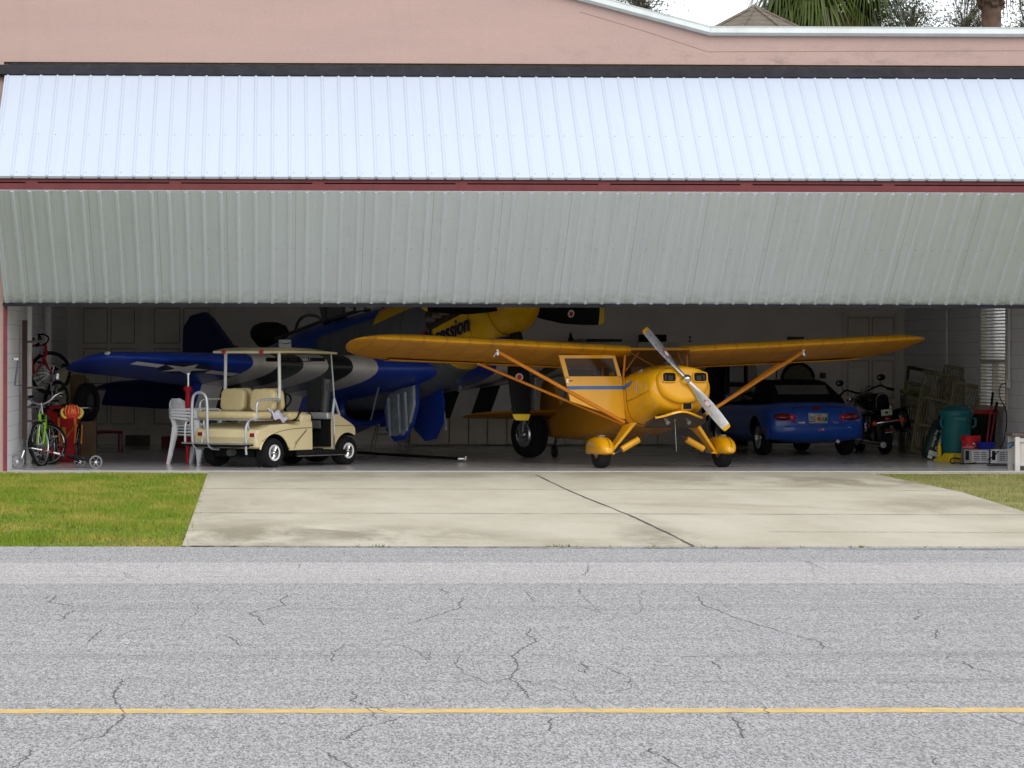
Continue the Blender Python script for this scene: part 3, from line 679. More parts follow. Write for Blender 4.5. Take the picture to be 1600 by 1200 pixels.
def zlow(S, x, y):
    for a, b in zip(S, S[1:]):
        if min(a[0], b[0]) <= y <= max(a[0], b[0]):
            f = (y-a[0])/(b[0]-a[0]); xl, z, c, t = (a[i]+(b[i]-a[i])*f for i in (1, 2, 3, 4)); u = (xl-x)/c
            L = AF[9:]+[(1, 0)]
            for (u0, w0), (u1, w1) in zip(L, L[1:]):
                if u0 <= u <= u1: return z+c*t*(w0+(w1-w0)*(u-u0)/(u1-u0))
    return None
def wheel(root, c, ax, r, w, rim, rimmat, tm=TYRE, hub=None, spokes=0, name='wheel', parent_name=True):
    "wheel part with tyre and rim sub-parts; ax points outward"
    c = Vector(c); ax = Vector(ax).normalized()
    b = MB(); pr = [(rim, -w*.42), (r*.80, -w*.5), (r*.93, -w*.46), (r*.985, -w*.3), (r, -w*.12), (r, w*.12), (r*.985, w*.3), (r*.93, w*.46), (r*.80, w*.5), (rim, w*.42)]
    b.lathe(pr, c, ax, 32); b.lathe([(rim, -w*.42), (rim, w*.42)], c, ax, 32)
    t = b.build(name, tm, root)
    q = MB(); q.lathe([(0.001, w*.30), (rim*.25, w*.32), (rim*.3, w*.2), (rim*.82, w*.18), (rim*.9, w*.40), (rim*1.0, w*.43)], c, ax, 32)
    q.lathe([(rim*1.0, -w*.43), (rim*.9, -w*.35), (.001, -w*.2)], c, ax, 24)
    if spokes:
        a, bb = frame(ax)
        for k in range(spokes):
            d = a*cos(2*pi*k/spokes)+bb*sin(2*pi*k/spokes); q.cyl(c+ax*w*.3+d*rim*.2, c+ax*w*.36+d*rim*.86, rim*.05, n=5)
    q.build('rim', rimmat, t); return t
# ================================================================== warbird
BLUE = (.006, .022, .15)
def warbird_mat(name, kind):
    m = mat(name, BLUE, .33, var=0, coat=.35); x = NX(m); b = m.node_tree.nodes['Principled BSDF']; co = x.xyz(x.co('fc')); X, Y, Z = co
    blue = (.011, .045, .34, 1); yel = (.64, .36, .006, 1); gry = (.10, .108, .125, 1); wh = (.60, .58, .56, 1); bk = (.012, .012, .015, 1)
    c = blue
    if kind == 'fus':
        # natural metal lower side, blue spine, yellow cowling (X: 0 at gear, + forward)
        d = x.math('ADD', x.math('MULTIPLY', X, .22), Z)        # height rising aft
        low = x.math('MULTIPLY', x.math('LESS_THAN', Z, 2.20), x.math('GREATER_THAN', X, -1.95))
        c = x.mix(low, c, gry)
        nose = x.math('MAXIMUM', x.math('MULTIPLY', x.math('GREATER_THAN', X, -.40), x.math('GREATER_THAN', x.math('ADD', Z, x.math('MULTIPLY', X, -.08)), 2.12)), x.math('GREATER_THAN', x.math('ADD', X, x.math('MULTIPLY', Z, .3)), 1.62))
        c = x.mix(nose, c, yel)
        c = x.mix(x.math('MULTIPLY', x.math('GREATER_THAN', X, 2.12), x.math('LESS_THAN', Z, 1.36)), c, blue)
        for px_ in (.35, 1.15, 2.0, -.9, -1.9, -3.0, -4.2):
            c = x.mix(x.math('LESS_THAN', x.math('ABSOLUTE', x.math('SUBTRACT', X, px_)), .006), c, (.02, .02, .02, 1))
    elif kind == 'wing':
        ay = x.math('ABSOLUTE', Y); f = x.math('DIVIDE', x.math('SUBTRACT', ay, 1.05), .365)
        ins = x.math('MULTIPLY', x.math('GREATER_THAN', f, 0.), x.math('LESS_THAN', f, 5.)); odd = x.math('GREATER_THAN', x.math('MODULO', f, 2.), 1.)
        c = x.mix(ins, c, x.mix(odd, wh, bk))
        c = x.mix(x.math('LESS_THAN', x.math('ABSOLUTE', x.math('SUBTRACT', X, -1.0)), .004), c, (.01, .01, .012, 1))
    nz = x.ramp(x.noise(x.co('fc'), 3, 5), .3, .7, .85, 1.15); vm = x.n('ShaderNodeVectorMath', operation='SCALE'); x.put(vm.inputs[0], c); x.put(vm.inputs[3], nz)
    x.put(b.inputs['Base Color'], vm.outputs[0]); return m
WFUS = warbird_mat('warbird_fuselage_paint', 'fus'); WWING = warbird_mat('warbird_wing_paint', 'wing')
WBLUE = mat('warbird_blue', (.011, .042, .31), .33, coat=.35); WYEL = mat('warbird_yellow', (.64, .36, .006), .35, coat=.3, var=.1)
TAIL_SHADE = mat('tail_blue_shaded', (.007, .020, .12), .4, coat=.2)  # tail blue darkened, shade of the hangar rear put into the colour
BAREM = mat('bare_metal_door', (.38, .42, .45), .42, .6, var=.2, vs=8); BLADE = mat('black_blade', (.004, .004, .005), .5, spec=.15); BLADEY = mat('blade_tip_yellow', (.65, .48, .03), .5)
warbird = empty('fighter_plane', (2.33, 5.2, 0), 0, 'blue propeller fighter plane with yellow nose and black and white stripes under its wings', 'airplane')
warbird.rotation_euler = (0, 0, R(-90+32)); warbird.scale = (1.06,)*3
Tw = Matrix.Rotation(R(-11), 4, 'Y')
GZ = 1.72; GT = 1.88
def fx(s, z): return 2.45-s, z+GZ
def wsec(s, zb, zt, hw, p=2.3, zm=None):
    X, _ = fx(s, 0); return sec(X, zb+GZ, zt+GZ, hw, 36, p, None if zm is None else zm+GZ)
b = MB(Tw)
b.loft(fine([wsec(*q) for q in ((.02, -.36, .36, .36, 2.0), (.25, -.47, .41, .385, 2.1), (.7, -.54, .47, .41), (1.4, -.66, .54, .44), (2.2, -.80, .60, .46), (2.9, -.86, .66, .47), (3.6, -.78, .70, .46), (4.3, -.70, .74, .46), (5.1, -.60, .77, .43), (5.9, -.52, .74, .38), (6.8, -.32, .70, .30), (7.7, -.14, .68, .21), (8.5, .0, .63, .12), (9.0, .11, .58, .05))], 3))
fus = b.build('fuselage', WFUS, warbird, smooth=40, attr=True)
b = MB(Tw); X0, Z0 = fx(0, 0)
b.lathe([(.001, .62), (.07, .60), (.16, .53), (.25, .40), (.32, .23), (.352, .08), (.36, .0), (.35, -.012)], (X0, 0, Z0), (1, 0, 0), 32); b.build('spinner', WYEL, warbird, smooth=60)
def blade(mb, c, u, ax, Lb, r0, w0, w1, tipmat=1, tl=.10, tw=.25):
    "u: blade direction, ax: shaft direction"
    c, u, ax = Vector(c), Vector(u).normalized(), Vector(ax).normalized(); t = ax.cross(u)
    st = [(r0, w0*.35, .9, .10), (.22, w0*.7, .75, .06), (.35, w0, .6, .045), (.55, w1, .45, .034), (.75, w1*.98, .33, .024), (.9, w1*.9, .26, .016), (1-tl, w1*.86, .24, .014), (1-tl+.001, w1*.86, .24, .0141), (.975, w1*.78, .22, .011), (1., w1*.62, .2, .007)]
    prev = None; R8 = []
    for f, w, pit, th in st:
        cd = (t*cos(pit)+ax*sin(pit)); nm = (-t*sin(pit)+ax*cos(pit)); o = c+u*Lb*f; th *= Lb*.7
        R8.append([o+cd*w*a+nm*th*h for a, h in ((-.5, 0), (-.3, .35), (0, .5), (.3, .3), (.5, 0), (.3, -.3), (0, -.4), (-.3, -.3))])
    mb.m(0).loft(R8[:7]); mb.m(tipmat).loft(R8[6:])
for k in range(4):
    a = R(3+90*k); u = Vector((0, sin(a), cos(a)))
    b = MB(Tw); blade(b, (X0+.13, 0, Z0), u, (1, 0, 0), 1.59, .17, .24, .31, tl=.055)
    pb = b.build('propeller_blade', [BLADE, BLADEY], warbird, smooth=50)
    if k in (1, 2):
        e = MB(Tw); q = Vector((X0+.13, 0, Z0))+u*.98; pit = .38; t = Vector((1, 0, 0)).cross(u); nm = (-t*sin(pit)+Vector((1, 0, 0))*cos(pit)); e.lathe([(.001, .034), (.055, .034), (.055, .025)], q, nm, 18); e.m(1).lathe([(.001, .036), (.035, .036), (.035, .03)], q, nm, 14)
        e.build('round_decal', [mat('decal_white', (.6, .6, .6), .5), mat('decal_red', (.5, .03, .03), .5)], pb)
# wing
Sw = [(-5.72, -1.18, .0, .35, .5), (-5.62, -.92, .0, .85, .8), (-5.4, -.70, -.0, 1.18, .95), (-4.6, -.50, 0, 1.42, 1.05), (-2.8, -.12, 0, 1.98, 1.1), (-1.2, .22, 0, 2.42, 1.15), (-.75, .42, 0, 2.68, 1.15), (-.3, .62, 0, 2.9, 1.1), (0, .62, 0, 2.9, 1.1)]
DH = R(4.6)
Sw = [(y*.90, xl+.35, 1.17+abs(y)*tan(DH), c, t) for y, xl, z, c, t in Sw]
for side in (1, -1):
    b = MB(Tw); rr = wing_rings([(y*side, xl, z, c, t) for y, xl, z, c, t in Sw], 1.12); b.loft(rr)
    wg = b.build('wing', WWING, warbird, smooth=50, attr=True)
    # flap hanging down
    b = MB(Tw); fl = []
    for y in (-.55, -3.0):
        xl, z, c = [np.interp(y, [q[0] for q in Sw], [q[i] for q in Sw]) for i in (1, 2, 3)]
        xt = xl-c+.42; fl.append([Vector((xt, y*side, z-.015)), Vector((xt-.06, y*side, z-.0)), Vector((xt-.40, y*side, z-.40)), Vector((xt-.37, y*side, z-.42)), Vector((xt-.08, y*side, z-.10))])
    N = 9; b.loft([[p.lerp(q, k/N) for p, q in zip(*fl)] for k in range(N+1)])
    b.build('flap', WWING, warbird, smooth=30, attr=True)
    if side == -1:      # national marking under the wing nearer the door
        def put(mb, poly, off):
            P = []
            for i in range(len(poly)):
                a, c2 = poly[i], poly[(i+1) % len(poly)]
                for k in range(3): P.append((a[0]+(c2[0]-a[0])*k/3, a[1]+(c2[1]-a[1])*k/3))
            mb.add([(u, v, 1.17+abs(v)/.90*tan(DH)-.042*1.12*np.interp(abs(v), [0, 5.7], [3.1, 1.15])-off) for u, v in P], [tuple(range(len(P)))])
        cx_, cy_ = -.28, -3.76; KS = .90; st = MB(Tw); st.m(1); ang0 = R(90)
        put(st, [(cx_+.42*KS*cos(2*pi*k/28), cy_+.42*KS*sin(2*pi*k/28)) for k in range(28)], .006)
        for s2 in (-1, 1): st.m(0); put(st, [(cx_-.10, cy_+s2*.42*KS), (cx_+.10, cy_+s2*.42*KS), (cx_+.10, cy_+s2*.92*KS), (cx_-.10, cy_+s2*.92*KS)], .010)
        st.m(0); rr_ = [(.42*KS if k % 2 == 0 else .162*KS) for k in range(10)]
        put(st, [(cx_+rr_[k]*cos(pi*k/5), cy_+rr_[k]*sin(pi*k/5)) for k in range(10)], .014)
        st.build('star_and_bars', [mat('insignia_white', (.86, .85, .84), .5, var=.05), mat('insignia_blue', (.012, .018, .05), .5)], wg, smooth=0)
        e = MB(Tw); e.ell((Sw[2][1]-.1, -4.9, Sw[2][2]+.06), (.09, .03, .03), 10, 6); e.build('navigation_light', mat('lamp_glass_white', (.7, .72, .75), .2), wg)
    # stabiliser and elevator
    b = MB(Tw); sh = [(0, -5.0, 1.0), (.4, -5.05, .95), (1.2, -5.22, .85), (1.75, -5.36, .72), (1.95, -5.5, .5), (2.03, -5.7, .2)]
    b.loft(wing_rings([(y*side, xl-.15, GT+.30, c, .85) for y, xl, c in sh])); b.build('stabilizer', TAIL_SHADE, warbird, smooth=50)
    b = MB(Tw); b.loft([[P3 for P3 in (Vector((-5.98+.10*f, side*(.12+1.75*f), GT+.33)), Vector((-6.0+.10*f, side*(.12+1.75*f), GT+.26)), Vector((-6.30+.20*f, side*(.12+1.75*f), GT-.02+.06*f)), Vector((-6.32+.20*f, side*(.12+1.75*f), GT+.01+.06*f)))] for f in (0, .5, .9, 1)]); b.build('elevator', TAIL_SHADE, warbird, smooth=30)
    # main gear
    b = MB(Tw); gy = 1.80*side
    b.cyl((.30, gy*.98, 1.15), (.10, gy, .50), .07, n=14); b.cyl((.12, gy, .62), (.03, gy, .34), .042, n=12); b.cyl((.16, gy-.05*side, .68), (.34, gy*.98-.02, 1.08), .03)
    b.box((.02, gy-.05*side, .36), (.09, .06, .12), bv=.01)
    b.tube([(.17, gy, .66), (.26, gy, .52), (.14, gy, .42)], .018, n=6)
    b.build('gear_strut', mat('strut_grey', (.14, .145, .15), .4, .5), warbird)
    w_ = MB(); W = Tw @ Vector((.06, gy+.13*side, 0)); wheel(warbird, (W.x-.06, gy+.10*side, .345), (0, side, 0), .345, .24, .195, mat('dull_alloy', (.6, .61, .63), .35, .9), spokes=0)
    q = MB(); cq = Vector((W.x-.06, gy+.10*side, .345)); sd = Vector((0, side, 0))
    for k in range(9):
        a = 2*pi*k/9; q.cyl(cq-sd*.118+Vector((cos(a), 0, sin(a)))*.105, cq-sd*.112+Vector((cos(a), 0, sin(a)))*.105, .022, n=8)
    q.lathe([(.001, .15), (.035, .14), (.05, .11)], cq, -sd, 16); q.lathe([(.135, .105), (.155, .125), (.172, .11)], cq, -sd, 28)
    q.build('wheel_hub', mat('dull_alloy', (0, 0, 0)), warbird)
    # leg fairing
    b = MB(Tw); b.prism([(.36, 0, 1.15), (-.02, 0, 1.15), (-.10, 0, .46), (.05, 0, .30), (.20, 0, .46)], (0, .015*side, 0)); 
    b.v = [(p[0], p[1]+gy+.10*side, p[2]) for p in b.v]
    b.build('leg_fairing', [BLACK if side < 0 else BAREM], warbird, smooth=0)
    # inner wheel well doors hanging from the belly
    yb = .16*side; D = []
    outl = [(.50, 1.10), (.10, 1.12), (-.30, 1.08), (-.42, .80), (-.36, .50), (-.16, .30), (.12, .28), (.36, .46), (.50, .75)]; yb -= .12
    d1 = MB(Tw); d1.m(0).loft([[Vector((u, yb+.10*(1-(v-.2)/1.0)*side+.03*side, v)) for u, v in outl], [Vector((u, yb+.10*(1-(v-.2)/1.0)*side+.015*side, v)) for u, v in outl]])
    ins = [(u*.84+.01, v*.84+.11) for u, v in outl]
    d1.m(1).loft([[Vector((u, yb+.10*(1-(v-.2)/1.0)*side+(.034)*side, v)) for u, v in ins], [Vector((u*.97, yb+.10*(1-(v-.2)/1.0)*side+.075*side, v*.97+.02)) for u, v in ins]])
    for k in (-.15, .12, .3): d1.cyl((k, yb+.15*side, .95), (k, yb+.19*side, .38), .022, n=6)
    d1.build('wheel_well_door', [WBLUE, BAREM], warbird, smooth=25)
# belly scoop
b = MB(Tw)
def scp(s, zb, zt, hw): return sec(2.45-s, zb+GZ, zt+GZ, hw, 28, 2.8)
b.loft([scp(*q) for q in ((3.85, -.92, -.50, .39), (3.9, -.96, -.47, .43), (4.6, -1.00, -.4, .45), (5.4, -.90, -.4, .39), (6.2, -.74, -.3, .30), (7.0, -.4, -.1, .2))], caps=False)
b.loft([scp(3.85, -.92, -.50, .39), scp(3.88, -.89, -.54, .355), scp(4.5, -.89, -.54, .355)], caps=False)
sc = b.build('radiator_scoop', WBLUE, warbird); b = MB(Tw); b.add(scp(4.3, -.89, -.54, .36), [tuple(range(28))]); b.build('radiator_core', BLACK, sc)
# fin and rudder
b = MB(Tw)
fo = [(-4.35, GT+.52), (-5.05, GT+.82), (-5.55, GT+1.35), (-5.75, GT+1.5), (-6.15, GT+1.52), (-6.42, GT+1.38), (-6.62, GT+.6), (-6.58, GT+.0), (-6.35, GT-.1), (-5.6, GT+.1)]
b.prism([(u, -.045, v) for u, v in fo], (0, .09, 0)); b.build('fin', TAIL_SHADE, warbird, smooth=30)
b = MB(Tw); b.cyl((-5.35, 0, GT-.3), (-5.5, 0, GT-.72), .04); b.build('tail_gear', DKGREY, warbird); W = Tw @ Vector((-5.5, 0, 0)); wheel(warbird, (W.x-.04, 0, .17), (0, -1, 0), .16, .1, .07, ALU)
# exhaust stack panel, canopy, seat, markings
for side in (1, -1):
    b = MB(Tw)
    for k in range(6):
        X = 2.12-k*.17; y = .425; z = GZ+.20-.016*k
        b.m(1).cyl((X, y*side, z), (X-.12, (y+.085)*side, z+.02), .045, .05, n=8)
    o2 = [(2.28, .25), (2.32, .20), (2.24, .12), (1.12, -.01), (1.03, .05), (1.03, .24), (1.12, .30), (2.20, .30)]
    b.m(0).loft([[Vector((u, .36*side, GZ+v)) for u, v in o2], [Vector((u, (.447-.05*(u > 1.5))*side, GZ+v)) for u, v in o2]])
    b.build('exhaust_panel', [mat('sooty_panel', (.03, .026, .022), .6), mat('burnt_steel', (.14, .10, .08), .5, .7)], warbird, smooth=20)
b = MB(Tw)
def can(s, z0, hw, zt): return [Vector((2.45-s, hw*cos(a), GZ+z0+(zt-z0)*sin(a))) for a in [pi*k/14 for k in range(15)]]
for s_, z0, hw, zt in ((3.35, .66, .36, .98), (3.62, .68, .37, 1.16), (5.1, .70, .30, .98), (4.1, .70, .38, 1.24)): b.tube(can(s_, z0, hw, zt), .025, n=6)
b.tube([(2.45-s, .36*1, GZ+z) for s, z in ((2.95, .62), (3.4, .67), (4.4, .71), (5.6, .70))], .03, n=6); b.tube([(2.45-s, -.36, GZ+z) for s, z in ((2.95, .62), (3.4, .67), (4.4, .71), (5.6, .70))], .03, n=6)
b.tube([(2.45-2.95, .0, GZ+.66), (2.45-3.62, 0, GZ+1.16)], .02)
cf = b.build('canopy_frame', DKGREY, warbird)
b = MB(Tw); b.loft([can(3.62, .68, .365, 1.15), can(4.1, .70, .375, 1.23), can(4.7, .70, .35, 1.16), can(5.2, .70, .27, .94), can(5.7, .70, .1, .74)], caps=False, closed=False)
b.loft([[Vector((2.45-2.95, .30*cos(pi*k/14), GZ+.62+.04*sin(pi*k/14))) for k in range(15)], can(3.62, .68, .365, 1.15)], caps=False, closed=False)
b.build('canopy_glass', mat('canopy_glass', (.8, .85, .85), .05, alpha=.18, var=0), warbird, smooth=60)
b = MB(Tw); b.box((2.45-4.45, 0, GZ+.80), (.16, .40, .62), rot=(0, R(-12), 0), bv=.05); b.box((2.45-4.5, 0, GZ+1.10), (.10, .26, .20), bv=.04); b.build('pilot_seat', BLACK, warbird)
NB = mat('script_blue', (.008, .015, .05), .4)
# script on the right side of the cowling, reading towards the nose
tx = text('nose_lettering', 'Obsession', .33, NB, Tw @ basis((1.42, -.447, GZ-.13), (1, .035, .06), (-.06, -.08, 1)), warbird, .004, .42, .008, sx=.88)
b = MB(Tw); b.tube([(1.02, -.47, GZ+.02), (.99, -.48, GZ-.1), (.90, -.49, GZ-.25), (.86, -.49, GZ-.42)], .022, n=5); b.build('warning_streamer', mat('streamer_red', (.45, .02, .05), .7), warbird)
b = MB(Tw); b.box((2.30, 0, GZ-.50), (.46, .50, .16), bv=.05); b.build('intake_plug', mat('blue_cover', (.01, .035, .22), .6), warbird)
b = MB(Tw); b.cyl((.1, -.75, 1.06), (-.15, -.78, .62), .012, n=6); b.cyl((-.6, -2.5, 1.2), (-.75, -2.5, 1.02), .02, n=6); b.cyl((.3, .55, 1.05), (.3, .55, .96), .03, .05, n=10); b.build('pitot_and_struts', ALU, warbird)

# ================================================================== yellow high-wing plane
YEL = mat('plane_yellow', (.72, .345, .004), .34, var=.06, vs=3, coat=.55); YEL_SHADE = mat('plane_yellow_shaded', (.47, .195, .004), .45, var=.1, vs=5, coat=.15)  # second yellow is the same paint darkened, wing underside shade in its colour
ORG = mat('strut_orange', (.62, .22, .02), .4, var=.08); STRB = mat('stripe_blue', (.06, .16, .38), .4); CABIN = mat('cabin_brown', (.05, .026, .010), .7)
pac = empty('light_plane', (5.59, 1.67, 0), 0, 'yellow high-wing light plane with its cabin door open and two-blade silver propeller', 'airplane')
pac.rotation_euler = (0, 0, R(-90+14))
Tp = Matrix.Rotation(R(-8.5), 4, 'Y')
def P(x, y, z): return Vector((x, y, z))
ps = lambda x, zb, zt, hw, p=2.6, zm=None, pt=None: sec(x, zb, zt, hw, 40, p, zm, 0., pt)
b = MB(Tp)
b.loft([ps(1.00, .80, 1.27, .39, 2.3), ps(.97, .745, 1.32, .44, 2.3), ps(.9, .70, 1.36, .465, 2.4), ps(.7, .65, 1.405, .49, 2.7, 1.1, 2.2), ps(.4, .62, 1.445, .51, 3.3, 1.18, 1.9), ps(.12, .60, 1.475, .52, 4.2, 1.24, 1.7), ps(.0, .60, 1.47, .525, 5, 1.26, 1.6)])
cowl = b.build('cowling', YEL, pac, smooth=50)
b = MB(Tp)
b.loft([ps(.0, .60, 1.30, .52, 4.5), ps(-1.2, .60, 1.31, .53, 5), ps(-2.0, .66, 1.36, .46, 4.5), ps(-3.2, .80, 1.40, .30, 4), ps(-4.4, .98, 1.38, .13, 3), ps(-5.0, 1.08, 1.36, .05, 3)])
b.loft([[P(-1.35, -.48, 1.28), P(-1.35, -.36, 1.70), P(-1.35, .36, 1.70), P(-1.35, .48, 1.28)], [P(-3.2, -.2, 1.38), P(-3.2, -.08, 1.56), P(-3.2, .08, 1.56), P(-3.2, .2, 1.38)], [P(-4.8, -.05, 1.34), P(-4.8, -.02, 1.42), P(-4.8, .02, 1.42), P(-4.8, .05, 1.34)]])
b.build('fuselage', YEL_SHADE, pac, smooth=35)
# nose bowl: two-lobed front with the air inlets
b = MB(Tp)
def nb(x, k, zc=1.12):
    out = []
    for i in range(48):
        a = 2*pi*i/48; c, s = cos(a), sin(a); y = .385*k*math.copysign(abs(c)**.82, c); up = .205 if s > 0 else .325
        drop = .26 if s < 0 else 0
        z = zc+up*k*math.copysign(abs(s)**.8, s); 
        if s < 0: y *= (1-.20*(-s)**2.0)
        out.append(P(x, y, z))
    return out
b.loft([nb(.99, 1.0), nb(1.05, 1.0), nb(1.09, .96), nb(1.115, .88), nb(1.12, .78), nb(1.125, .3)])
nbo = b.build('nose_bowl', YEL, pac, smooth=60)
for s_ in (-1, 1):
    b = MB(Tp); b.box((1.12, s_*.235, 1.165), (.05, .195, .125), bv=.022); o = b.build('air_inlet', BLACK, pac)
    b = MB(Tp); rr = [P(1.145, s_*.235+.105*math.copysign(abs(cos(a))**.45, cos(a)), 1.165+.07*math.copysign(abs(sin(a))**.45, sin(a))) for a in [2*pi*k/28 for k in range(28)]]; b.tube(rr, .010, n=5, closed=True); b.build('inlet_rim', YEL, o)
    b = MB(Tp); b.box((1.146, s_*.215, 1.15), (.008, .07, .07)); b.box((1.146, s_*.29, 1.16), (.008, .025, .085)); b.build('inlet_baffle', mat('baffle_grey', (.035, .03, .028), .7), o, smooth=0)
b = MB(Tp); b.disc((1.10, -.0, .93), (1, 0, 0), .03); b.lathe([(.001, .02), (.03, .02), (.034, 0)], (1.095, .03, .925), (1, 0, 0), 14); b.build('landing_light', mat('olive_lens', (.25, .25, .10), .3), pac)
b = MB(Tp); b.box((1.0, .05, .765), (.10, .15, .13), bv=.01); bx = b.build('carburettor_scoop', YEL, pac); b = MB(Tp); b.box((1.055, .05, .77), (.01, .12, .10)); b.build('scoop_mesh', BLACK, bx); b = MB(Tp); b.tube([P(1.063, .05+a, .77+c) for a, c in ((-.065, -.055), (.065, -.055), (.065, .055), (-.065, .055))], .006, n=4, closed=True); b.build('scoop_rim', ALU, bx)
# lower lip and exhaust stubs
b = MB(Tp); L = []
for k in range(15):
    y = -.42+.84*k/14; z = .655-.03*abs(y/.42)**2+.02*cos(y*9); L.append(P(1.03-.16*abs(y/.42)**2, y*.86-.03, z))
b.loft([[p+Vector((.0, 0, .03)) for p in L], [p+Vector((.045, 0, .015)) for p in L], [p+Vector((.05, 0, -.01)) for p in L], [p+Vector((0, 0, -.01)) for p in L]], caps=False, closed=False); b.build('cowl_lip', YEL, pac, smooth=40)
b = MB(Tp); b.loft([[P(.98, -.36, .66), P(.98, .36, .66), P(.80, .42, .56), P(.80, -.42, .56)], [P(.5, -.38, .60), P(.5, .38, .60), P(.45, .4, .52), P(.45, -.4, .52)]]); b.build('cowl_flap', mat('dark_underside', (.06, .045, .03), .6), pac)
b = MB(Tp)
for y in (-.26, .06): b.cyl((.95, y, .60), (1.04, y+.01, .52), .022, .03, n=10)
b.cyl((.98, -.12, .58), (.98, -.12, .12), .004, n=4); b.build('exhaust_pipe', mat('dull_steel', (.35, .35, .35), .35, .9), pac)
# spinner, propeller (foreshortened diagonally)
b = MB(Tp); c0 = P(1.21, 0, 1.13); b.lathe([(.001, .085), (.03, .08), (.055, .05), (.065, .0), (.07, -.03), (.085, -.09)], c0, (1, 0, 0), 24); b.build('spinner', CHROME, pac, smooth=60)
for s_ in (1, -1):
    a = R(39.5); u = Vector((0, -sin(a)*s_, cos(a)*s_)); b = MB(Tp); blade(b, c0-Vector((.02, 0, 0)), u, (1, 0, 0), .93, .05, .13, .155, tl=.055)
    pb = b.build('propeller_blade', [mat('polished_blade', (.62, .63, .66), .30, .9, var=.0), mat('plane_tip_yellow', (.62, .32, .01), .5)], pac, smooth=50)
    e = MB(Tp); q = c0+u*.46; ax = Vector((1, 0, 0)); t = ax.cross(u); pit = .42; nm = -t*sin(pit)+ax*cos(pit); cd = t*cos(pit)+ax*sin(pit)
    M = basis(q+nm*.016, u, cd)
    e.m(0).plate([(.035*cos(2*pi*k/16)*1.2, .022*sin(2*pi*k/16)) for k in range(16)], .004, M); e.m(1)
    for r_ in (-1, 1): e.plate([(r_*.048, -.024), (r_*.062, 0), (r_*.048, .024), (r_*.038, 0)], .005, M)
    e.box
    e.m(1).plate([(-.03, -.004), (.03, -.004), (.03, .004), (-.03, .004)], .008, M)
    e.build('maker_decal', [mat('decal_white', ()), mat('decal_red', ())], pb, smooth=0)
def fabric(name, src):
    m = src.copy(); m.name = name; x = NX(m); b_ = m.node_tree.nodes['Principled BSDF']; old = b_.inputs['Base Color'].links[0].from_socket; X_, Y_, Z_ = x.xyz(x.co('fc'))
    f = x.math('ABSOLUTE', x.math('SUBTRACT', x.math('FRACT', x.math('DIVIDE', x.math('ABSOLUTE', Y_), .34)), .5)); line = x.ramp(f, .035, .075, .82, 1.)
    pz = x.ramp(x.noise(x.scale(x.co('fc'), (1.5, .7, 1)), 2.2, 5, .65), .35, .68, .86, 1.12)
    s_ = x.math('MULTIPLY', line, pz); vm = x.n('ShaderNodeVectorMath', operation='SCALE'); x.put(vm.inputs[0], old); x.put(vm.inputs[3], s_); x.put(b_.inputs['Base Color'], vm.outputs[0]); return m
YELW = fabric('wing_top_fabric', YEL); YELW_SHADE = fabric('wing_under_fabric_shaded', YEL_SHADE)
SEAM = mat('panel_seam_dark', (.12, .055, .01), .6)
b = MB(Tp)
def srg(x, *a): return [Vector((p.x, p.y*1.006, p.z+(.003 if p.z > 1 else -.003))) for p in ps(x, *a)]
b.tube(srg(.12, .60, 1.475, .52, 4.2, 1.24, 1.7)[:], .0035, n=4, closed=True); b.build('cowl_seam', SEAM, pac)
b = MB(Tp); b.tube([P(.92, -.474, 1.0), P(.7, -.497, .98), (.4, -.518, .96), P(.12, -.527, .95)], .003, n=4); b.build('cowl_hinge_seam', SEAM, pac)
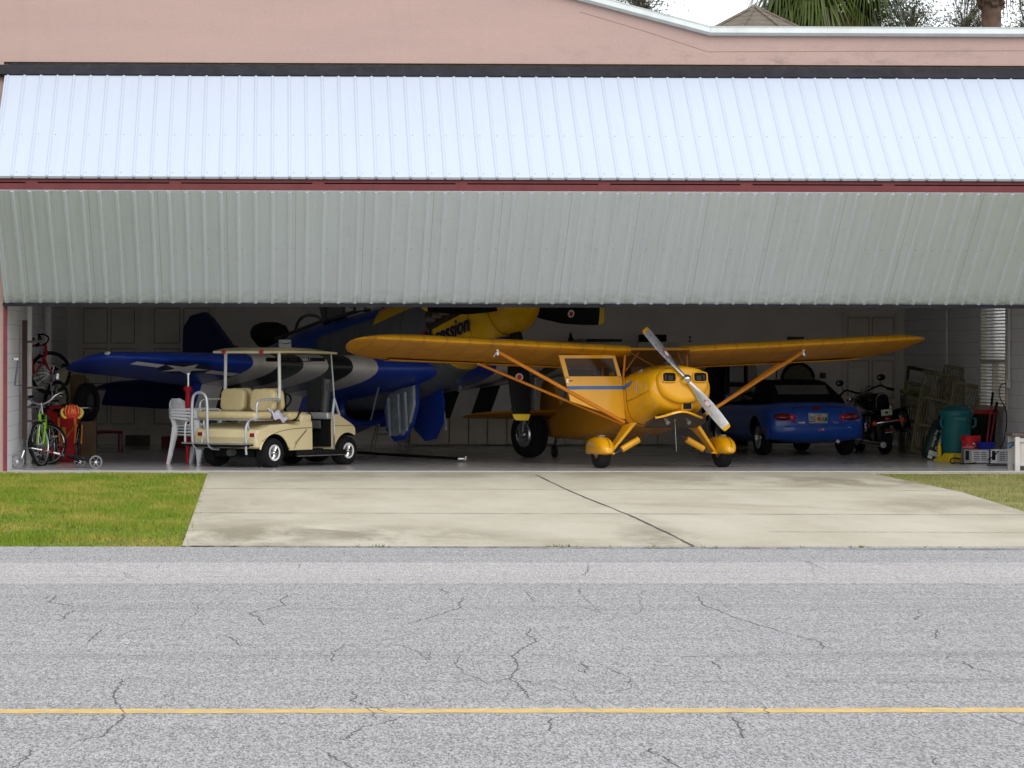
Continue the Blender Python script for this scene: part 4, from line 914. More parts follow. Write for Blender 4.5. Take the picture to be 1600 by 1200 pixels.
# wings
Sp = [(.46, .26, 1.665, 1.60, .72), (1.5, .26, 1.675, 1.60, .78), (3.6, .26, 1.705, 1.60, .78), (3.95, .22, 1.715, 1.50, .74), (4.2, .13, 1.725, 1.26, .62), (4.34, .02, 1.733, 1.0, .5), (4.42, -.12, 1.738, .66, .4), (4.46, -.25, 1.74, .32, .3)]
for side in (-1, 1):
    half = .985 if side > 0 else 1.008
    S2 = [(side*y*(half if y > 1 else 1), xl, z+.03+ (.13 if side < 0 else .15)*(y-.46)/4, c, t) for y, xl, z, c, t in Sp]
    b = MB(Tp); rr = wing_rings(S2, 1.12)
    for r_ in rr:      # 2.5 deg incidence
        x0 = r_[9].x
        for p in r_: p.z -= (x0-p.x)*.045
    b.loft(rr); wg = b.build('wing', [YELW, YELW_SHADE], pac, smooth=50, attr=True)
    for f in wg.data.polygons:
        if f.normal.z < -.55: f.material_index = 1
    b = MB(Tp)
    dz = lambda y: .03+(.13 if side < 0 else .15)*(y-.46)/4
    for y0, y1 in ((.62, 2.2), (2.25, 3.7)):   # flap and aileron, flush with the wing underside
        b.loft([[P(-.99, side*y*half, 1.668+.008*y+dz(y)-.055-.049), P(-1.0, side*y*half, 1.668+.008*y+dz(y)-.055-.062), P(-1.352, side*y*half, 1.668+.008*y+dz(y)-.075), P(-1.345, side*y*half, 1.668+.008*y+dz(y)-.068)] for y in (y0, y1)])
    b.build('aileron', YEL_SHADE, wg, smooth=20)
    # struts
    y1 = side*(2.42 if side < 0 else 2.32)
    b = MB(Tp); b.cyl((.02, side*.53, .66), (.02, y1, 1.70), .026, n=10); b.build('wing_strut', ORG, pac)
    b = MB(Tp); b.cyl((-.03, side*.53, .64), (-.92, y1*(1.0), 1.66), .020, n=10); b.build('wing_strut', ORG, pac)
    b = MB(Tp); b.box((.02, y1, 1.69), (.05, .03, .10)); b.cyl((.06, y1, 1.70), (.0, y1+side*.05, 1.62), .008, n=5); b.build('strut_fitting', ALU, wg)
    # stabiliser
    b = MB(Tp); sh = [(.04, -4.05, .95), (.9, -4.12, .86), (1.25, -4.22, .70), (1.42, -4.36, .48), (1.5, -4.55, .15)]
    b.loft(wing_rings([(y*side, xl, 1.36, c, .5) for y, xl, c in sh])); b.build('stabilizer', YEL_SHADE, pac, smooth=50)
    # gear leg, shock strut, wheel, wheel pant
    wx, wy = 0.05, .935*side; W = Vector((wx, wy, .23))
    b = MB(); b.loft([[P(.20, side*.44, .66), P(.20, side*.50, .66), P(-.16, side*.52, .62), P(-.16, side*.46, .62)], [P(.11, side*.80, .21), P(.11, side*.82, .24), P(.0, side*.82, .24), P(.0, side*.80, .21)]]); b.box((.05, side*.80, .215), (.16, .10, .03), bv=.008); b.build('gear_leg', YEL, pac, smooth=20)
    b = MB(); A, Bq = P(.08, side*.74, .21), P(.08, side*.10, .56); b.m(1).cyl(A, A.lerp(Bq, .9), .010, n=8); b.m(0).cyl(A.lerp(Bq, .17), A.lerp(Bq, .58), .048, n=14); b.build('shock_strut', [YEL, DKGREY], pac, smooth=40)
    wheel(pac, W, (0, side, 0), .228, .175, .09, ALU)
    b = MB(); rings = []
    for t_, (dx, hw, zt) in enumerate(((.36, .03, .26), (.33, .075, .34), (.26, .108, .405), (.15, .122, .445), (0, .127, .465), (-.16, .118, .452), (-.33, .10, .43), (-.5, .06, .38), (-.62, .02, .32))):
        zb = .20 if abs(dx) < .3 else .19+.0*dx
        zb = .185 if dx < .2 else .185+(dx-.2)*.25
        out = []
        for k in range(20):
            a = 2*pi*k/20; c, s = cos(a), sin(a); zm = (zb+zt)/2+.0
            out.append(P(wx+dx, wy+hw*math.copysign(abs(c)**.75, c), zm+(zt-zm)*(s if s > 0 else math.copysign(abs(s)**.6, s))))
        rings.append(out)
    b.loft(rings); wp = b.build('wheel_pant', YEL, pac, smooth=60)
    b = MB(); 
    seam = [P(wx+dx+.004, wy+.01, zt+.003) for dx, hw, zt in ((.35, .02, .30), (.33, .07, .345), (.26, .10, .409), (.15, .12, .449), (0, .125, .468))]
    b.tube(seam, .004, n=4); b.build('pant_seam', mat('seam_dark', (.10, .07, .03), .5), wp)
    b = MB(); b.box((wx-.05, wy+.129*side, .34), (.22, .006, .025), rot=(0, R(8), 0)); b.box((wx+.02, wy, .468), (.09, .07, .012), rot=(0, 0, 0)); b.build('pant_trim', mat('trim_grey_blue', (.30, .34, .36), .4), wp, smooth=0)
# cabin: roof, posts, windscreen
b = MB(Tp); b.loft([[P(.24, -.47, 1.685), P(.24, .47, 1.685), P(.24, .47, 1.72), P(.24, -.47, 1.72)], [P(.0, -.46, 1.70), P(.0, .46, 1.70), P(.0, .46, 1.76), P(.0, -.46, 1.76)], [P(-1.4, -.46, 1.64), P(-1.4, .46, 1.64), P(-1.4, .46, 1.70), P(-1.4, -.46, 1.70)]]); b.build('cabin_roof', YEL_SHADE, pac)
b = MB(Tp)
for s_ in (-1, 1):
    b.cyl((-.02, s_*.51, 1.24), (.04, s_*.47, 1.68), .017, n=8); b.cyl((-.9, s_*.50, 1.38), (-.95, s_*.47, 1.66), .02, n=8); b.cyl((-.02, s_*.46, 1.42), (.14, s_*.30, 1.67), .010, n=6)
b.cyl((.16, -.1, 1.47), (.18, -.47, 1.67), .008, n=5); b.cyl((-1.3, -.45, 1.4), (-1.3, -.4, 1.66), .02); b.cyl((-1.3, .45, 1.4), (-1.3, .4, 1.66), .02)
b.build('cabin_frame', ORG, pac)
b = MB(Tp); b.loft([[P(.10, -.49, 1.44), P(.16, -.3, 1.47), P(.19, 0, 1.475), P(.16, .3, 1.47), P(.10, .49, 1.44)], [P(.22, -.46, 1.665), P(.26, -.25, 1.675), P(.27, 0, 1.68), P(.26, .25, 1.675), P(.22, .46, 1.665)]], caps=False, closed=False)
b.build('windscreen', mat('tinted_glass', (.03, .02, .012), .08, alpha=.40, var=0, spec=.3), pac, smooth=60)
b = MB(Tp); b.box((-1.28, 0, 1.28), (.03, .9, .75)); b.box((-.7, 0, 1.05), (.45, .86, .10)); b.box((-.92, 0, 1.22), (.10, .80, .35), rot=(0, R(-12), 0), bv=.03); b.box((.12, 0, 1.40), (.05, .85, .12)); b.build('cabin_interior', CABIN, pac)
# open right-hand door: hinged at the front post, swung out square to the fuselage
dr = []; hx, hy = -.0, -.535
def D(u, v): return P(hx-.012*u, hy-u, v)      # u = distance from hinge, v = height
sk = .06
poly_low = [(0.02, .70), (0.0, 1.26), (.84, 1.26), (.80, 1.12), (.70, .98)]
b = MB(Tp)
def dplate(mb, poly, y0=-.014, y1=.014): mb.loft([[D(u, v)+Vector((y0, 0, 0)) for u, v in poly], [D(u, v)+Vector((y1, 0, 0)) for u, v in poly]])
low = [(-.02, .705), (.0, 1.31), (.865, 1.31), (.80, .975)]
dplate(b, low); up0, up1 = (.015, 1.31), (.09, 1.645); vp0, vp1 = (.865, 1.31), (.945, 1.645)
for q in ([(.0, 1.31), (.055, 1.31), (.125, 1.60), (.09, 1.645)], [(.865, 1.31), (.80, 1.31), (.865, 1.60), (.945, 1.645)], [(.09, 1.645), (.125, 1.60), (.865, 1.60), (.945, 1.645)], [(.0, 1.31), (.01, 1.335), (.858, 1.335), (.865, 1.31)]): dplate(b, q, -.018, .018)
dr = b.build('cabin_door', YEL, pac, smooth=20)
b = MB(Tp); dplate(b, [(.055, 1.335), (.80, 1.335), (.865, 1.60), (.125, 1.60)], -.003, .003); b.build('door_glass', mat('tinted_glass', ()), dr, smooth=0)
b = MB(Tp); dplate(b, [(-.003, 1.145), (-.001, 1.195), (.842, 1.195), (.832, 1.145)], .012, .017); b.build('door_stripe', STRB, dr, smooth=0)
b = MB(Tp); b.cyl(D(.84, 1.27)+Vector((.02, 0, 0)), D(.76, 1.265)+Vector((.03, 0, 0)), .011, n=8); b.box(D(.83, 1.27)+Vector((.015, 0, 0)), (.02, .03, .04)); b.build('door_handle', CHROME, dr)
b = MB(Tp); b.box(D(.14, 1.37)+Vector((-.02, 0, 0)), (.01, .07, .05)); b.build('door_sticker', YEL, dr)
# stripe running on to the cowling
b = MB(Tp); pr = []
for x_, y_, z0, z1 in ((.0, -.528, 1.135, 1.185), (.15, -.524, 1.15, 1.20), (.30, -.518, 1.165, 1.22), (.36, -.515, 1.20, 1.235)): pr.append([P(x_, y_-.004, z0), P(x_, y_-.004, z1)])
b.loft(pr, caps=False, closed=False); b.build('cowl_stripe', STRB, pac, smooth=0)
b = MB(Tp); b.tube([P(.55, -.507, 1.20), P(.55, -.511, 1.12), P(.56, -.512, 1.0)], .006, n=4); b.box((.8, -.482, 1.10), (.02, .006, .1)); b.box((.68, -.49, 1.31), (.10, .008, .035), rot=(0, R(-10), 0)); b.build('cowl_latch', mat('latch_grey', (.35, .33, .28), .5, .5), pac)
b = MB(Tp); b.cyl((.45, 0, 1.44), (.45, 0, 1.485), .03); b.build('filler_cap', DKGREY, pac)
b = MB(Tp); b.cyl((.04, -.6, 1.66), (.05, -.40, 1.645), .012, n=6); b.build('door_post_rod', ALU, pac)
# fin, tailwheel
b = MB(Tp); b.prism([(-4.2, -.02, 1.40), (-4.55, -.02, 1.85), (-4.8, -.02, 2.0), (-5.1, -.02, 1.95), (-5.25, -.02, 1.6), (-5.2, -.02, 1.15), (-5.0, -.02, 1.1)], (0, .04, 0)); b.build('fin', YEL_SHADE, pac)
W = Vector((-4.75, 0, .10)); b = MB(); b.tube([(-4.4, 0, .36), (-4.7, 0, .32), (-4.78, 0, .12)], .02, n=6); b.tube([(-4.6, .06, .36), (-4.75, .03, .25), (-4.7, 0, .2)], .01, n=5); b.build('tail_gear', DKGREY, pac); wheel(pac, W, (0, -1, 0), .10, .06, .045, DKGREY)
# ================================================================== golf cart (x forward, y left, z up; origin under the rear axle)
CREAM = mat('cart_cream', (.68, .585, .34), .4, var=.05, vs=2, coat=.2); VINYL = mat('seat_vinyl', (.60, .50, .27), .5, var=.06, vs=4, bump=.15, bs=40)
TUBE = mat('cart_tube_silver', (.50, .53, .55), .38, .5, var=.05); REDL = mat('red_lens', (.50, .01, .02), .25, coat=.5)
MBT[0] = Matrix.Diagonal((.9, 1.07, 1, 1))
cart = empty('golf_cart', (-.47, 1.86, 0), R(49), 'cream golf cart with rear-facing seat and roof parked at the front of the hangar', 'golf cart')
def side_rings(prof, hw, curve=.0):
    "closed side profile (x,z) swept across the width"
    ys = [-hw, -hw+.02, -hw+.06, 0, hw-.06, hw-.02, hw]; ins = [.03, .008, 0, 0, 0, .008, .03]; cx = sum(p[0] for p in prof)/len(prof); cz = sum(p[1] for p in prof)/len(prof); out = []
    for y, i in zip(ys, ins): out.append([Vector((p[0]+(cx-p[0])*i, y, p[1]+(cz-p[1])*i)) for p in prof])
    return out
b = MB(); rear = [(-.40, .30), (-.44, .44), (-.38, .55), (-.10, .615), (.30, .635), (.62, .60), (.66, .66), (.95, .66), (.96, .60), (.97, .24), (.30, .24), (-.30, .27)]
b.loft(side_rings(rear, .565)); body = b.build('rear_body', CREAM, cart, smooth=35)
c = MB(); c.cyl((.02, -.8, .11), (.02, .8, .11), .385, n=40); cut(body, c.build('cutter', CREAM))
body.data.shade_smooth(); body.data.set_sharp_from_angle(angle=R(35))
b = MB(); b.tube([Vector((.02+.388*cos(a), -.563, .11+.388*sin(a))) for a in [R(22+134*k/20) for k in range(21)]], .012, n=6); b.build('arch_trim', CREAM, cart)
front = [(1.52, .24), (1.50, .62), (1.53, .74), (1.66, .76), (1.90, .69), (2.20, .60), (2.30, .54), (2.31, .46), (2.24, .40), (2.16, .42), (1.60, .235)]
front = [(1.5+(u-1.5)*(.72 if u > 1.5 else 1), v) for u, v in front]
b = MB(); b.loft(side_rings(front, .54)); fb_ = b.build('front_cowl', CREAM, cart, smooth=35)
c = MB(); c.cyl((1.87, -.8, .12), (1.87, .8, .12), .36, n=40); cut(fb_, c.build('cutter', CREAM)); fb_.data.shade_smooth(); fb_.data.set_sharp_from_angle(angle=R(35))
b = MB(); b.box((1.77, -.546, .585), (.48, .006, .006)); b.build('cowl_pinstripe', mat('pinstripe_dark', (.18, .14, .08), .6), cart)
b = MB(); b.tube([(.96, -.571, .565)]+[Vector((x, -.572, z)) for x, z in ((.64, .565), (.35, .55), (.1, .52), (-.15, .46), (-.3, .38))], .004, n=4, smooth=2); b.build('body_pinstripe', mat('pinstripe_dark', (.18, .14, .08), .6), cart)
# gold leaf-like decal on the side
b = MB()
for k in range(7):
    t_ = k/6; b.tube([Vector((.50+.26*t_, -.572, .33+.17*t_)), Vector((.53+.26*t_, -.572, .37+.18*t_))], .004, n=4)
b.tube([Vector((.48, -.572, .27)), Vector((.60, -.572, .40)), Vector((.80, -.572, .53))], .004, n=4, smooth=1); b.build('leaf_decal', mat('decal_bronze', (.14, .10, .06), .6), cart)
b = MB(); b.box((1.24, 0, .215), (.60, 1.08, .05)); b.box((.96, 0, .45), (.03, 1.04, .42)); b.box((1.50, 0, .5), (.03, 1.0, .45)); b.box((.95, 0, .20), (2.3, .7, .10)); b.build('floor_pan', mat('cart_black', (.012, .012, .013), .7, spec=.12), cart)
b = MB(); b.box((1.15, -.575, .195), (1.22, .035, .085), bv=.01); b.box((1.15, .575, .195), (1.22, .035, .085), bv=.01); b.build('rocker_panel', mat('cart_black', ()), cart)
b = MB(); b.box((1.15, -.594, .158), (1.24, .008, .012)); b.build('rocker_trim', ALU, cart)
b = MB(); b.tube([(1.51, -.555, .235), (1.50, -.56, .45), (1.50, -.55, .74)], .014, n=6); b.box((1.46, 0, .73), (.12, 1.02, .10), bv=.02); b.m(1).box((1.415, .05, .60), (.03, .85, .12), bv=.01); b.build('dashboard', [TUBE, mat('dash_grey', (.10, .10, .10), .6)], cart)
for nm, x_, side, r_ in (('wheel', .02, -1, .215), ('wheel', .02, 1, .215), ('wheel', 1.87, -1, .212), ('wheel', 1.87, 1, .212)):
    MBT[0] = None; x_ *= .9; t = wheel(cart, (x_, side*.508, r_), (0, side, 0), r_, .20, .108, mat('cart_wheel_cover', (.035, .035, .04), .35, .4), name='wheel')
    o = MB(); ax = Vector((0, side, 0)); cc = Vector((x_, side*.508, r_)); o.lathe([(.092, .092), (.114, .100), (.118, .084)], cc, ax, 32); o.build('white_trim_ring', WHITE, t)
    o = MB(); a, bb = frame(ax)
    for k in range(22):
        d = a*cos(2*pi*k/22)+bb*sin(2*pi*k/22); o.cyl(cc+ax*.092+d*.03, cc+ax*.090+d*.090, .0045, n=4)
    o.lathe([(.001, .105), (.018, .103), (.028, .09)], cc, ax, 16); o.build('wire_cover', CHROME, t)
MBT[0] = Matrix.Diagonal((.9, 1.07, 1, 1))
b = MB(); b.cyl((0.02, -.42, .232), (.02, .42, .232), .04); b.ell((.02, .1, .23), (.12, .12, .12)); b.cyl((1.87, -.42, .228), (1.87, .42, .228), .03); b.build('axle', mat('axle_grey', (.10, .10, .10), .6, .4), cart)
# front bench (facing forward) and rear-facing bench, separate cushions
def cushion(name, c_, d_, rot=(0, 0, 0), bv=.05): q = MB(); q.box(c_, d_, rot, bv); return q.build(name, VINYL, cart, smooth=60)
cushion('seat_cushion', (.66, 0, .735), (.46, 1.06, .12)); cushion('seat_cushion', (-.20, 0, .755), (.44, 1.06, .105))
for y in (.27, -.27):
    q = MB(); pad(q, (.15, y, .965), .43, .33, .11, .09, (0, R(8), 0)); q.build('seat_back', VINYL, cart, smooth=80)
    q = MB(); pad(q, (.33, y, .975), .43, .33, .09, .09, (0, R(-10), 0)); q.build('seat_back', VINYL, cart, smooth=80)
b = MB(); b.box((-.20, 0, .690), (.46, 1.08, .025), bv=.008); b.build('seat_pan', ALU, cart)
b = MB()
for y in (-.35, -.17, .17, .35): b.cyl((.20, y, .70), (.20, y, .88), .013, n=6); b.cyl((.08, y, .72), (.10, y, .86), .013, n=6)
b.build('seat_bracket', TUBE, cart)
# footrest and rear frame tubes
b = MB(); b.box((-.60, 0, .335), (.30, 1.06, .03), bv=.01); b.box((-.60, 0, .312), (.24, .96, .022)); b.build('footrest', mat('cart_black', ()), cart)
b = MB(); b.tube([(-.56, 0, .36+.0)]+[] if False else [(-.50, .53, .35), (-.755, .53, .352), (-.755, -.53, .352), (-.50, -.53, .35)], .012, n=6); b.build('footrest_edge', ALU, cart)
fr = []
for y in (-.40, .40):
    b = MB(); b.tube([(-.38, y, .70), (-.42, y, .62), (-.36, y, .52), (-.44, y, .42), (-.46, y, .33)], .017, n=8, smooth=2); b.build('frame_tube', TUBE, cart)
b = MB(); b.tube([(-.30, -.50, .72), (-.52, -.50, .70), (-.60, -.50, .60), (-.60, -.50, .33), (-.58, -.50, .20)], .016, n=8, smooth=2); b.build('frame_tube', TUBE, cart)
# tall double grab hoop on the rear step
b = MB(); b.tube([(-.5, .06, .27), (-.70, .06, .28), (-.77, .06, .40), (-.77, .06, .95), (-.77, .10, 1.06), (-.77, .20, 1.09), (-.77, .30, 1.06), (-.77, .34, .95), (-.77, .34, .40), (-.70, .34, .28), (-.5, .34, .27)], .021, n=10, smooth=2); b.build('grab_hoop', TUBE, cart, smooth=60)
b = MB(); b.tube([(-.42, .50, .70), (-.68, .50, .68), (-.73, .50, .60), (-.72, .50, .36)], .016, n=8, smooth=2); b.tube([(-.35, .5, .72), (-.38, .5, .92), (-.30, .5, .98), (.12, .5, .98)], .015, n=8, smooth=2); b.build('arm_rail', TUBE, cart, smooth=60)
b = MB(); b.tube([(-.36, -.52, .70), (-.37, -.52, .92), (-.30, -.52, .985), (.16, -.53, .985)], .019, n=8, smooth=2); b.build('arm_rail', TUBE, cart, smooth=60)
# roof on posts
b = MB(); rr = []
for x_, z0, z1 in ((-.04, 1.65, 1.685), (.12, 1.65, 1.72), (.5, 1.655, 1.735), (1.1, 1.65, 1.72), (1.5, 1.64, 1.675), (1.66, 1.635, 1.655)):
    rr.append([Vector((x_, y, z)) for y, z in ((-.50, z0), (.50, z0), (.50, z0+.03), (.42, z1), (-.42, z1), (-.50, z0+.03))])
b.loft(rr); b.build('roof', CREAM, cart, smooth=20)
for y in (.30, -.38):
    b = MB(); b.box((-.055, y, 1.668), (.04, .085, .05), bv=.015); b.build('tail_lamp', REDL, cart)
b = MB(); b.box((-.05, 0, 1.664), (.03, 1.0, .036), bv=.01); b.build('roof_rear_trim', mat('trim_cream_light', (.66, .6, .42), .5), cart)
for y in (-.49, .49): 
    b = MB(); b.tube([(.20, y, .95), (.24, y, 1.04), (.24, y*.97, 1.66)] if y < 0 else [(.22, y, .75), (.22, y*.97, 1.66)], .024, n=10, smooth=1); b.build('roof_post', mat('post_white', (.66, .66, .64), .4), cart, smooth=60)
    b = MB(); b.cyl((1.54, y*.97, 1.65), (1.60, y, .98), .012, n=8); b.cyl((1.60, y, .98), (1.54, y*1.02, .74), .020, n=8); b.cyl((1.60, y, .98), (1.72, y*1.02, .73), .020, n=8); b.build('roof_post', TUBE, cart)
b = MB(); b.prism([(1.545, -.46, 1.63), (1.545, .46, 1.63), (1.67, .46, .80), (1.67, -.46, .80)], (.005, 0, 0)); b.build('windshield', mat('clear_acrylic', (.3, .33, .33), .05, alpha=.05, var=0), cart, smooth=0)
b = MB(); b.box((1.30, 0, 1.58), (.36, .8, .006)); b.box((1.30, -.40, 1.555), (.36, .015, .05)); b.box((1.30, .40, 1.555), (.36, .015, .05))
for k in range(5): b.box((1.13, -.36+.18*k, 1.56), (.012, .012, .06))
b.box((1.13, 0, 1.53), (.012, .8, .012)); b.build('roof_tray', BLACK, cart)
b = MB(); b.tube([Vector((1.30+.08*cos(a), .26+.17*sin(a), .93+.12*cos(a))) for a in [2*pi*k/20 for k in range(20)]], .014, n=6, closed=True); b.cyl((1.30, .26, .93), (1.46, .26, .74), .02); b.cyl((1.22, .26, .86), (1.38, .26, 1.0), .01); b.build('steering_wheel', BLACK, cart)
b = MB(); b.tube([(.52, -.52, .67), (.60, -.54, .70), (.66, -.54, .80), (.82, -.54, .83), (.92, -.54, .78), (.98, -.54, .68)], .013, n=6, smooth=1); b.build('hip_restraint', BLACK, cart)
b = MB(); b.box((.80, -.535, .70), (.26, .06, .12), bv=.04); b.build('seat_side_panel', CREAM, cart)
for y in (.44, -.50):
    b = MB(); b.box((-.425, y, .475), (.03, .10, .055), (0, R(8), 0), .006); o = b.build('rear_reflector', mat('lamp_dark_red', (.22, .01, .015), .3), cart); b = MB(); b.box((-.44, y-.055, .475), (.02, .02, .055)); b.build('lens_edge', WHITE, o)
b = MB(); b.cyl((-.46, -.1, .22), (-.35, -.1, .22), .05); b.build('muffler', mat('axle_grey', ()), cart)
# towel on the corner of the rear seat
b = MB(); rng = np.random.default_rng(5); rows = []
for i in range(11):
    u = i/10; row = []
    for j in range(9):
        v = j/8; x_ = .00+.30*u; y_ = -.42-.17*v; z_ = .815-.045*u+.025*sin(u*9+v*5)+.02*sin(v*13-u*4)-.11*max(0, v-.55)**1.1*2.2+rng.uniform(-.006, .006); row.append(Vector((x_, y_, z_)))
    rows.append(row)
b.loft(rows, caps=False, closed=False); tw = b.build('towel', mat('white_towel', (.60, .59, .70), .9, bump=.5, bs=90), None, smooth=60, solid=.014)
tw.data.transform(Matrix.Translation((0, 0, 0))); tw.location = cart.location; tw.rotation_euler = cart.rotation_euler; tagp(tw, 'crumpled white towel lying on the end of the golf cart rear seat', 'towel')
MBT[0] = None
# white card standing on the roof
bx = empty('cardboard_sign', at(446, 540, 5.4), 0, 'small white card with a black line standing behind the golf cart roof', 'card')
b = MB(); b.plate([(-.10, -.17), (.10, -.17), (.085, .10), (-.105, .10)], .01, basis((0, 0, 0), (1, 0, .0), (0, 0, 1))); b.box((0, -.007, .04), (.17, .003, .012)); 
bx2 = b.build('card_face', WHITE, bx, smooth=0); b = MB(); b.tube([(-.1, -.008, .055), (.0, -.008, .035), (.085, -.008, .055)], .006, n=4); b.build('black_line', BLACK, bx)
b = MB(); b.cyl((0, .02, -.15), (0, .02, -bx.location.z), .02, n=8); b.cyl((0, .02, -bx.location.z), (0, .02, -bx.location.z+.03), .15, n=20); b.build('stand', DKGREY, bx)

# ================================================================== blue roadster (x forward, y left; origin under the rear axle)
CARB = mat('roadster_blue', (.014, .075, .40), .3, var=0, coat=.5); SOFT = mat('soft_top_black', (.006, .006, .008), .85, var=.2, spec=.1); TAILR = mat('tail_lamp_red', (.16, .004, .008), .15, coat=.8)
car = empty('roadster', (8.63, 7.62, 0), R(90+9), 'dark blue two-seat convertible with a closed black soft top parked nose to the back wall', 'car')
def csec(x, zb, zt, hw, sh=.62, p=3.6):
    return sec(x, zb, zt, hw, 40, p, zb+(zt-zb)*sh)
b = MB(); b.loft(fine([csec(-.72, .36, .60, .60, .5), csec(-.70, .30, .68, .70, .5), csec(-.64, .25, .76, .775, .5), csec(-.5, .22, .835, .82, .52), csec(-.2, .20, .875, .838), csec(.3, .18, .88, .838), csec(.9, .17, .86, .832), csec(1.5, .17, .86, .832), csec(2.0, .18, .83, .835), csec(2.5, .2, .77, .83, .55), csec(2.85, .22, .70, .78, .5), csec(3.1, .26, .62, .66, .5), csec(3.2, .32, .52, .5, .5)], 5))
cb_ = b.build('body', CARB, car, smooth=50)
for x_ in (0, 2.265):
    c = MB(); c.cyl((x_, -1, .31), (x_, 1, .31), .335, n=32); cut(cb_, c.build('cutter', CARB))
cb_.data.shade_smooth(); cb_.data.set_sharp_from_angle(angle=R(40))
b = MB(); b.box((1.13, 0, .35), (1.5, 1.1, .25)); b.build('underbody', BLACK, car)
for x_ in (0, 2.265):
    for s_ in (-1, 1):
        wheel(car, (x_, s_*.70, .29), (0, s_, 0), .29, .185, .185, mat('alloy_silver', (.4, .41, .43), .3, .9), spokes=7)
b = MB()
def top(x, w0, z0, w1, z1): return [Vector((x, -w0, z0)), Vector((x, -w0*.98, z0+(z1-z0)*.35)), Vector((x, -w1, z1-.08)), Vector((x, -w1*.86, z1-.015)), Vector((x, 0, z1)), Vector((x, w1*.86, z1-.015)), Vector((x, w1, z1-.08)), Vector((x, w0*.98, z0+(z1-z0)*.35)), Vector((x, w0, z0))]
b.loft([top(-.12, .66, .85, .58, .88), top(.08, .70, .86, .56, 1.05), top(.35, .71, .86, .56, 1.20), top(.7, .71, .86, .57, 1.235), top(1.05, .70, .86, .56, 1.225), top(1.25, .70, .86, .54, 1.17)]); b.build('soft_top', SOFT, car, smooth=35)
b = MB(); b.loft([top(1.25, .70, .86, .54, 1.165), top(1.75, .72, .84, .60, .88)]); b.build('windscreen', mat('car_glass_dark', (.012, .014, .016), .08, coat=.5), car, smooth=35)
b = MB(); b.box((.100, 0, 1.068), (.012, .86, .24), rot=(0, R(54), 0), bv=.004); b.build('rear_window', mat('plastic_rear_window', (.10, .095, .095), .3), car)
for s_ in (-1, 1):
    b = MB(); b.prism([(.55, s_*.705, .90), (1.28, s_*.705, .90), (1.15, s_*.62, 1.10), (.60, s_*.615, 1.12)], (0, s_*.012, 0)); b.build('side_window', mat('car_glass_dark', ()), car, smooth=0)
    b = MB(); b.ell((-.60, s_*.555, .630), (.15, .20, .085), 24, 12); o = b.build('tail_lamp', TAILR, car)
    b = MB(); b.lathe([(.045, .012), (.062, .0), (.062, -.04)], (-.725+.005, s_*.43, .625), (-1, 0, 0), 24); b.lathe([(.001, .016), (.03, .012), (.03, 0)], (-.725, s_*.43, .625), (-1, 0, 0), 20); b.build('lamp_ring', mat('bright_red_lens', (.60, .02, .03), .2, coat=.6), o)
    b = MB(); b.box((1.35, s_*.86, .93), (.10, .16, .10), bv=.03); b.build('door_mirror', CARB, car)
    b = MB(); b.box((-.45, s_*.815, .42), (.12, .02, .04)); b.build('side_marker', mat('lamp_dark_red', ()), car)
b = MB(); b.box((-.735, 0, .62), (.02, .36, .19), bv=.006); b.build('plate_recess', CARB, car)
PLW = mat('plate_white', (.50, .52, .47), .5, var=.04)
b = MB(); b.box((-.752, 0, .615), (.008, .305, .155), bv=.003); plt = b.build('license_plate', PLW, car)
Mp = basis((-.758, 0, .608), (0, -1, 0), (0, 0, 1))
text('plate_characters', '255  WAM', .125, mat('plate_green', (.02, .06, .035), .5), Mp @ Matrix.Translation((0, -.012, 0)), plt, .001, off=.002, sx=.52)
text('plate_state_name', 'FLORIDA', .032, mat('plate_green', ()), basis((-.758, 0, .668), (0, -1, 0), (0, 0, 1)), plt, .001)
b = MB(); b.ell((-.758, .005, .610), (.003, .026, .03)); b.ell((-.758, -.02, .60), (.003, .018, .022)); b.m(1).box((-.758, -.125, .672), (.004, .04, .03)); b.build('plate_fruit', [mat('orange_fruit', (.62, .09, .01), .5), mat('sticker_yellow', (.6, .45, .05), .5)], plt)
b = MB(); b.box((-.66, 0, .775), (.02, .15, .03), rot=(0, R(25), 0)); b.build('high_stop_lamp', mat('lamp_dark_red', ()), car)
text('maker_badge', 'mazda', .045, CHROME, basis((-.728, .275, .548), (0, -1, 0), (0, 0, 1)), car, .003, off=.001)
text('model_badge', 'Miata', .040, CHROME, basis((-.728, -.30, .548), (0, -1, 0), (0, 0, 1)), car, .003)
b = MB(); b.box((-.757, -.045, .435), (.006, .11, .05)); b.m(1).box((-.761, -.07, .438), (.004, .02, .022)); b.build('bumper_sticker', [mat('sticker_pink', (.30, .10, .30), .6), WHITE], car, smooth=0)
b = MB(); rows = []
for k in range(25):
    y = -.80+1.6*k/24; e = abs(y/.80); xo = -.755+.30*max(0, e-.55)**1.6*1.9; rows.append([Vector((xo+.09, y, .50)), Vector((xo+.01, y, .485)), Vector((xo, y, .44)), Vector((xo+.01, y, .36)), Vector((xo+.05, y, .29)), Vector((xo+.14, y, .27))])
b.loft(rows); b.build('rear_bumper', CARB, car, smooth=50)
b = MB(); b.tube([(-.728, -.40, .53), (-.70, -.40, .72), (-.655, -.42, .79), (-.64, 0, .80), (-.655, .42, .79), (-.70, .40, .72), (-.728, .40, .53)], .005, n=4); b.build('boot_lid_seam', BLACK, car)
b = MB(); b.cyl((-.68, -.35, .24), (-.45, -.35, .25), .03); b.build('tail_pipe', ALU, car)
b = MB(); b.cyl((1.62, -.3, .9), (1.5, .1, .93), .012); b.build('wiper', BLACK, car)

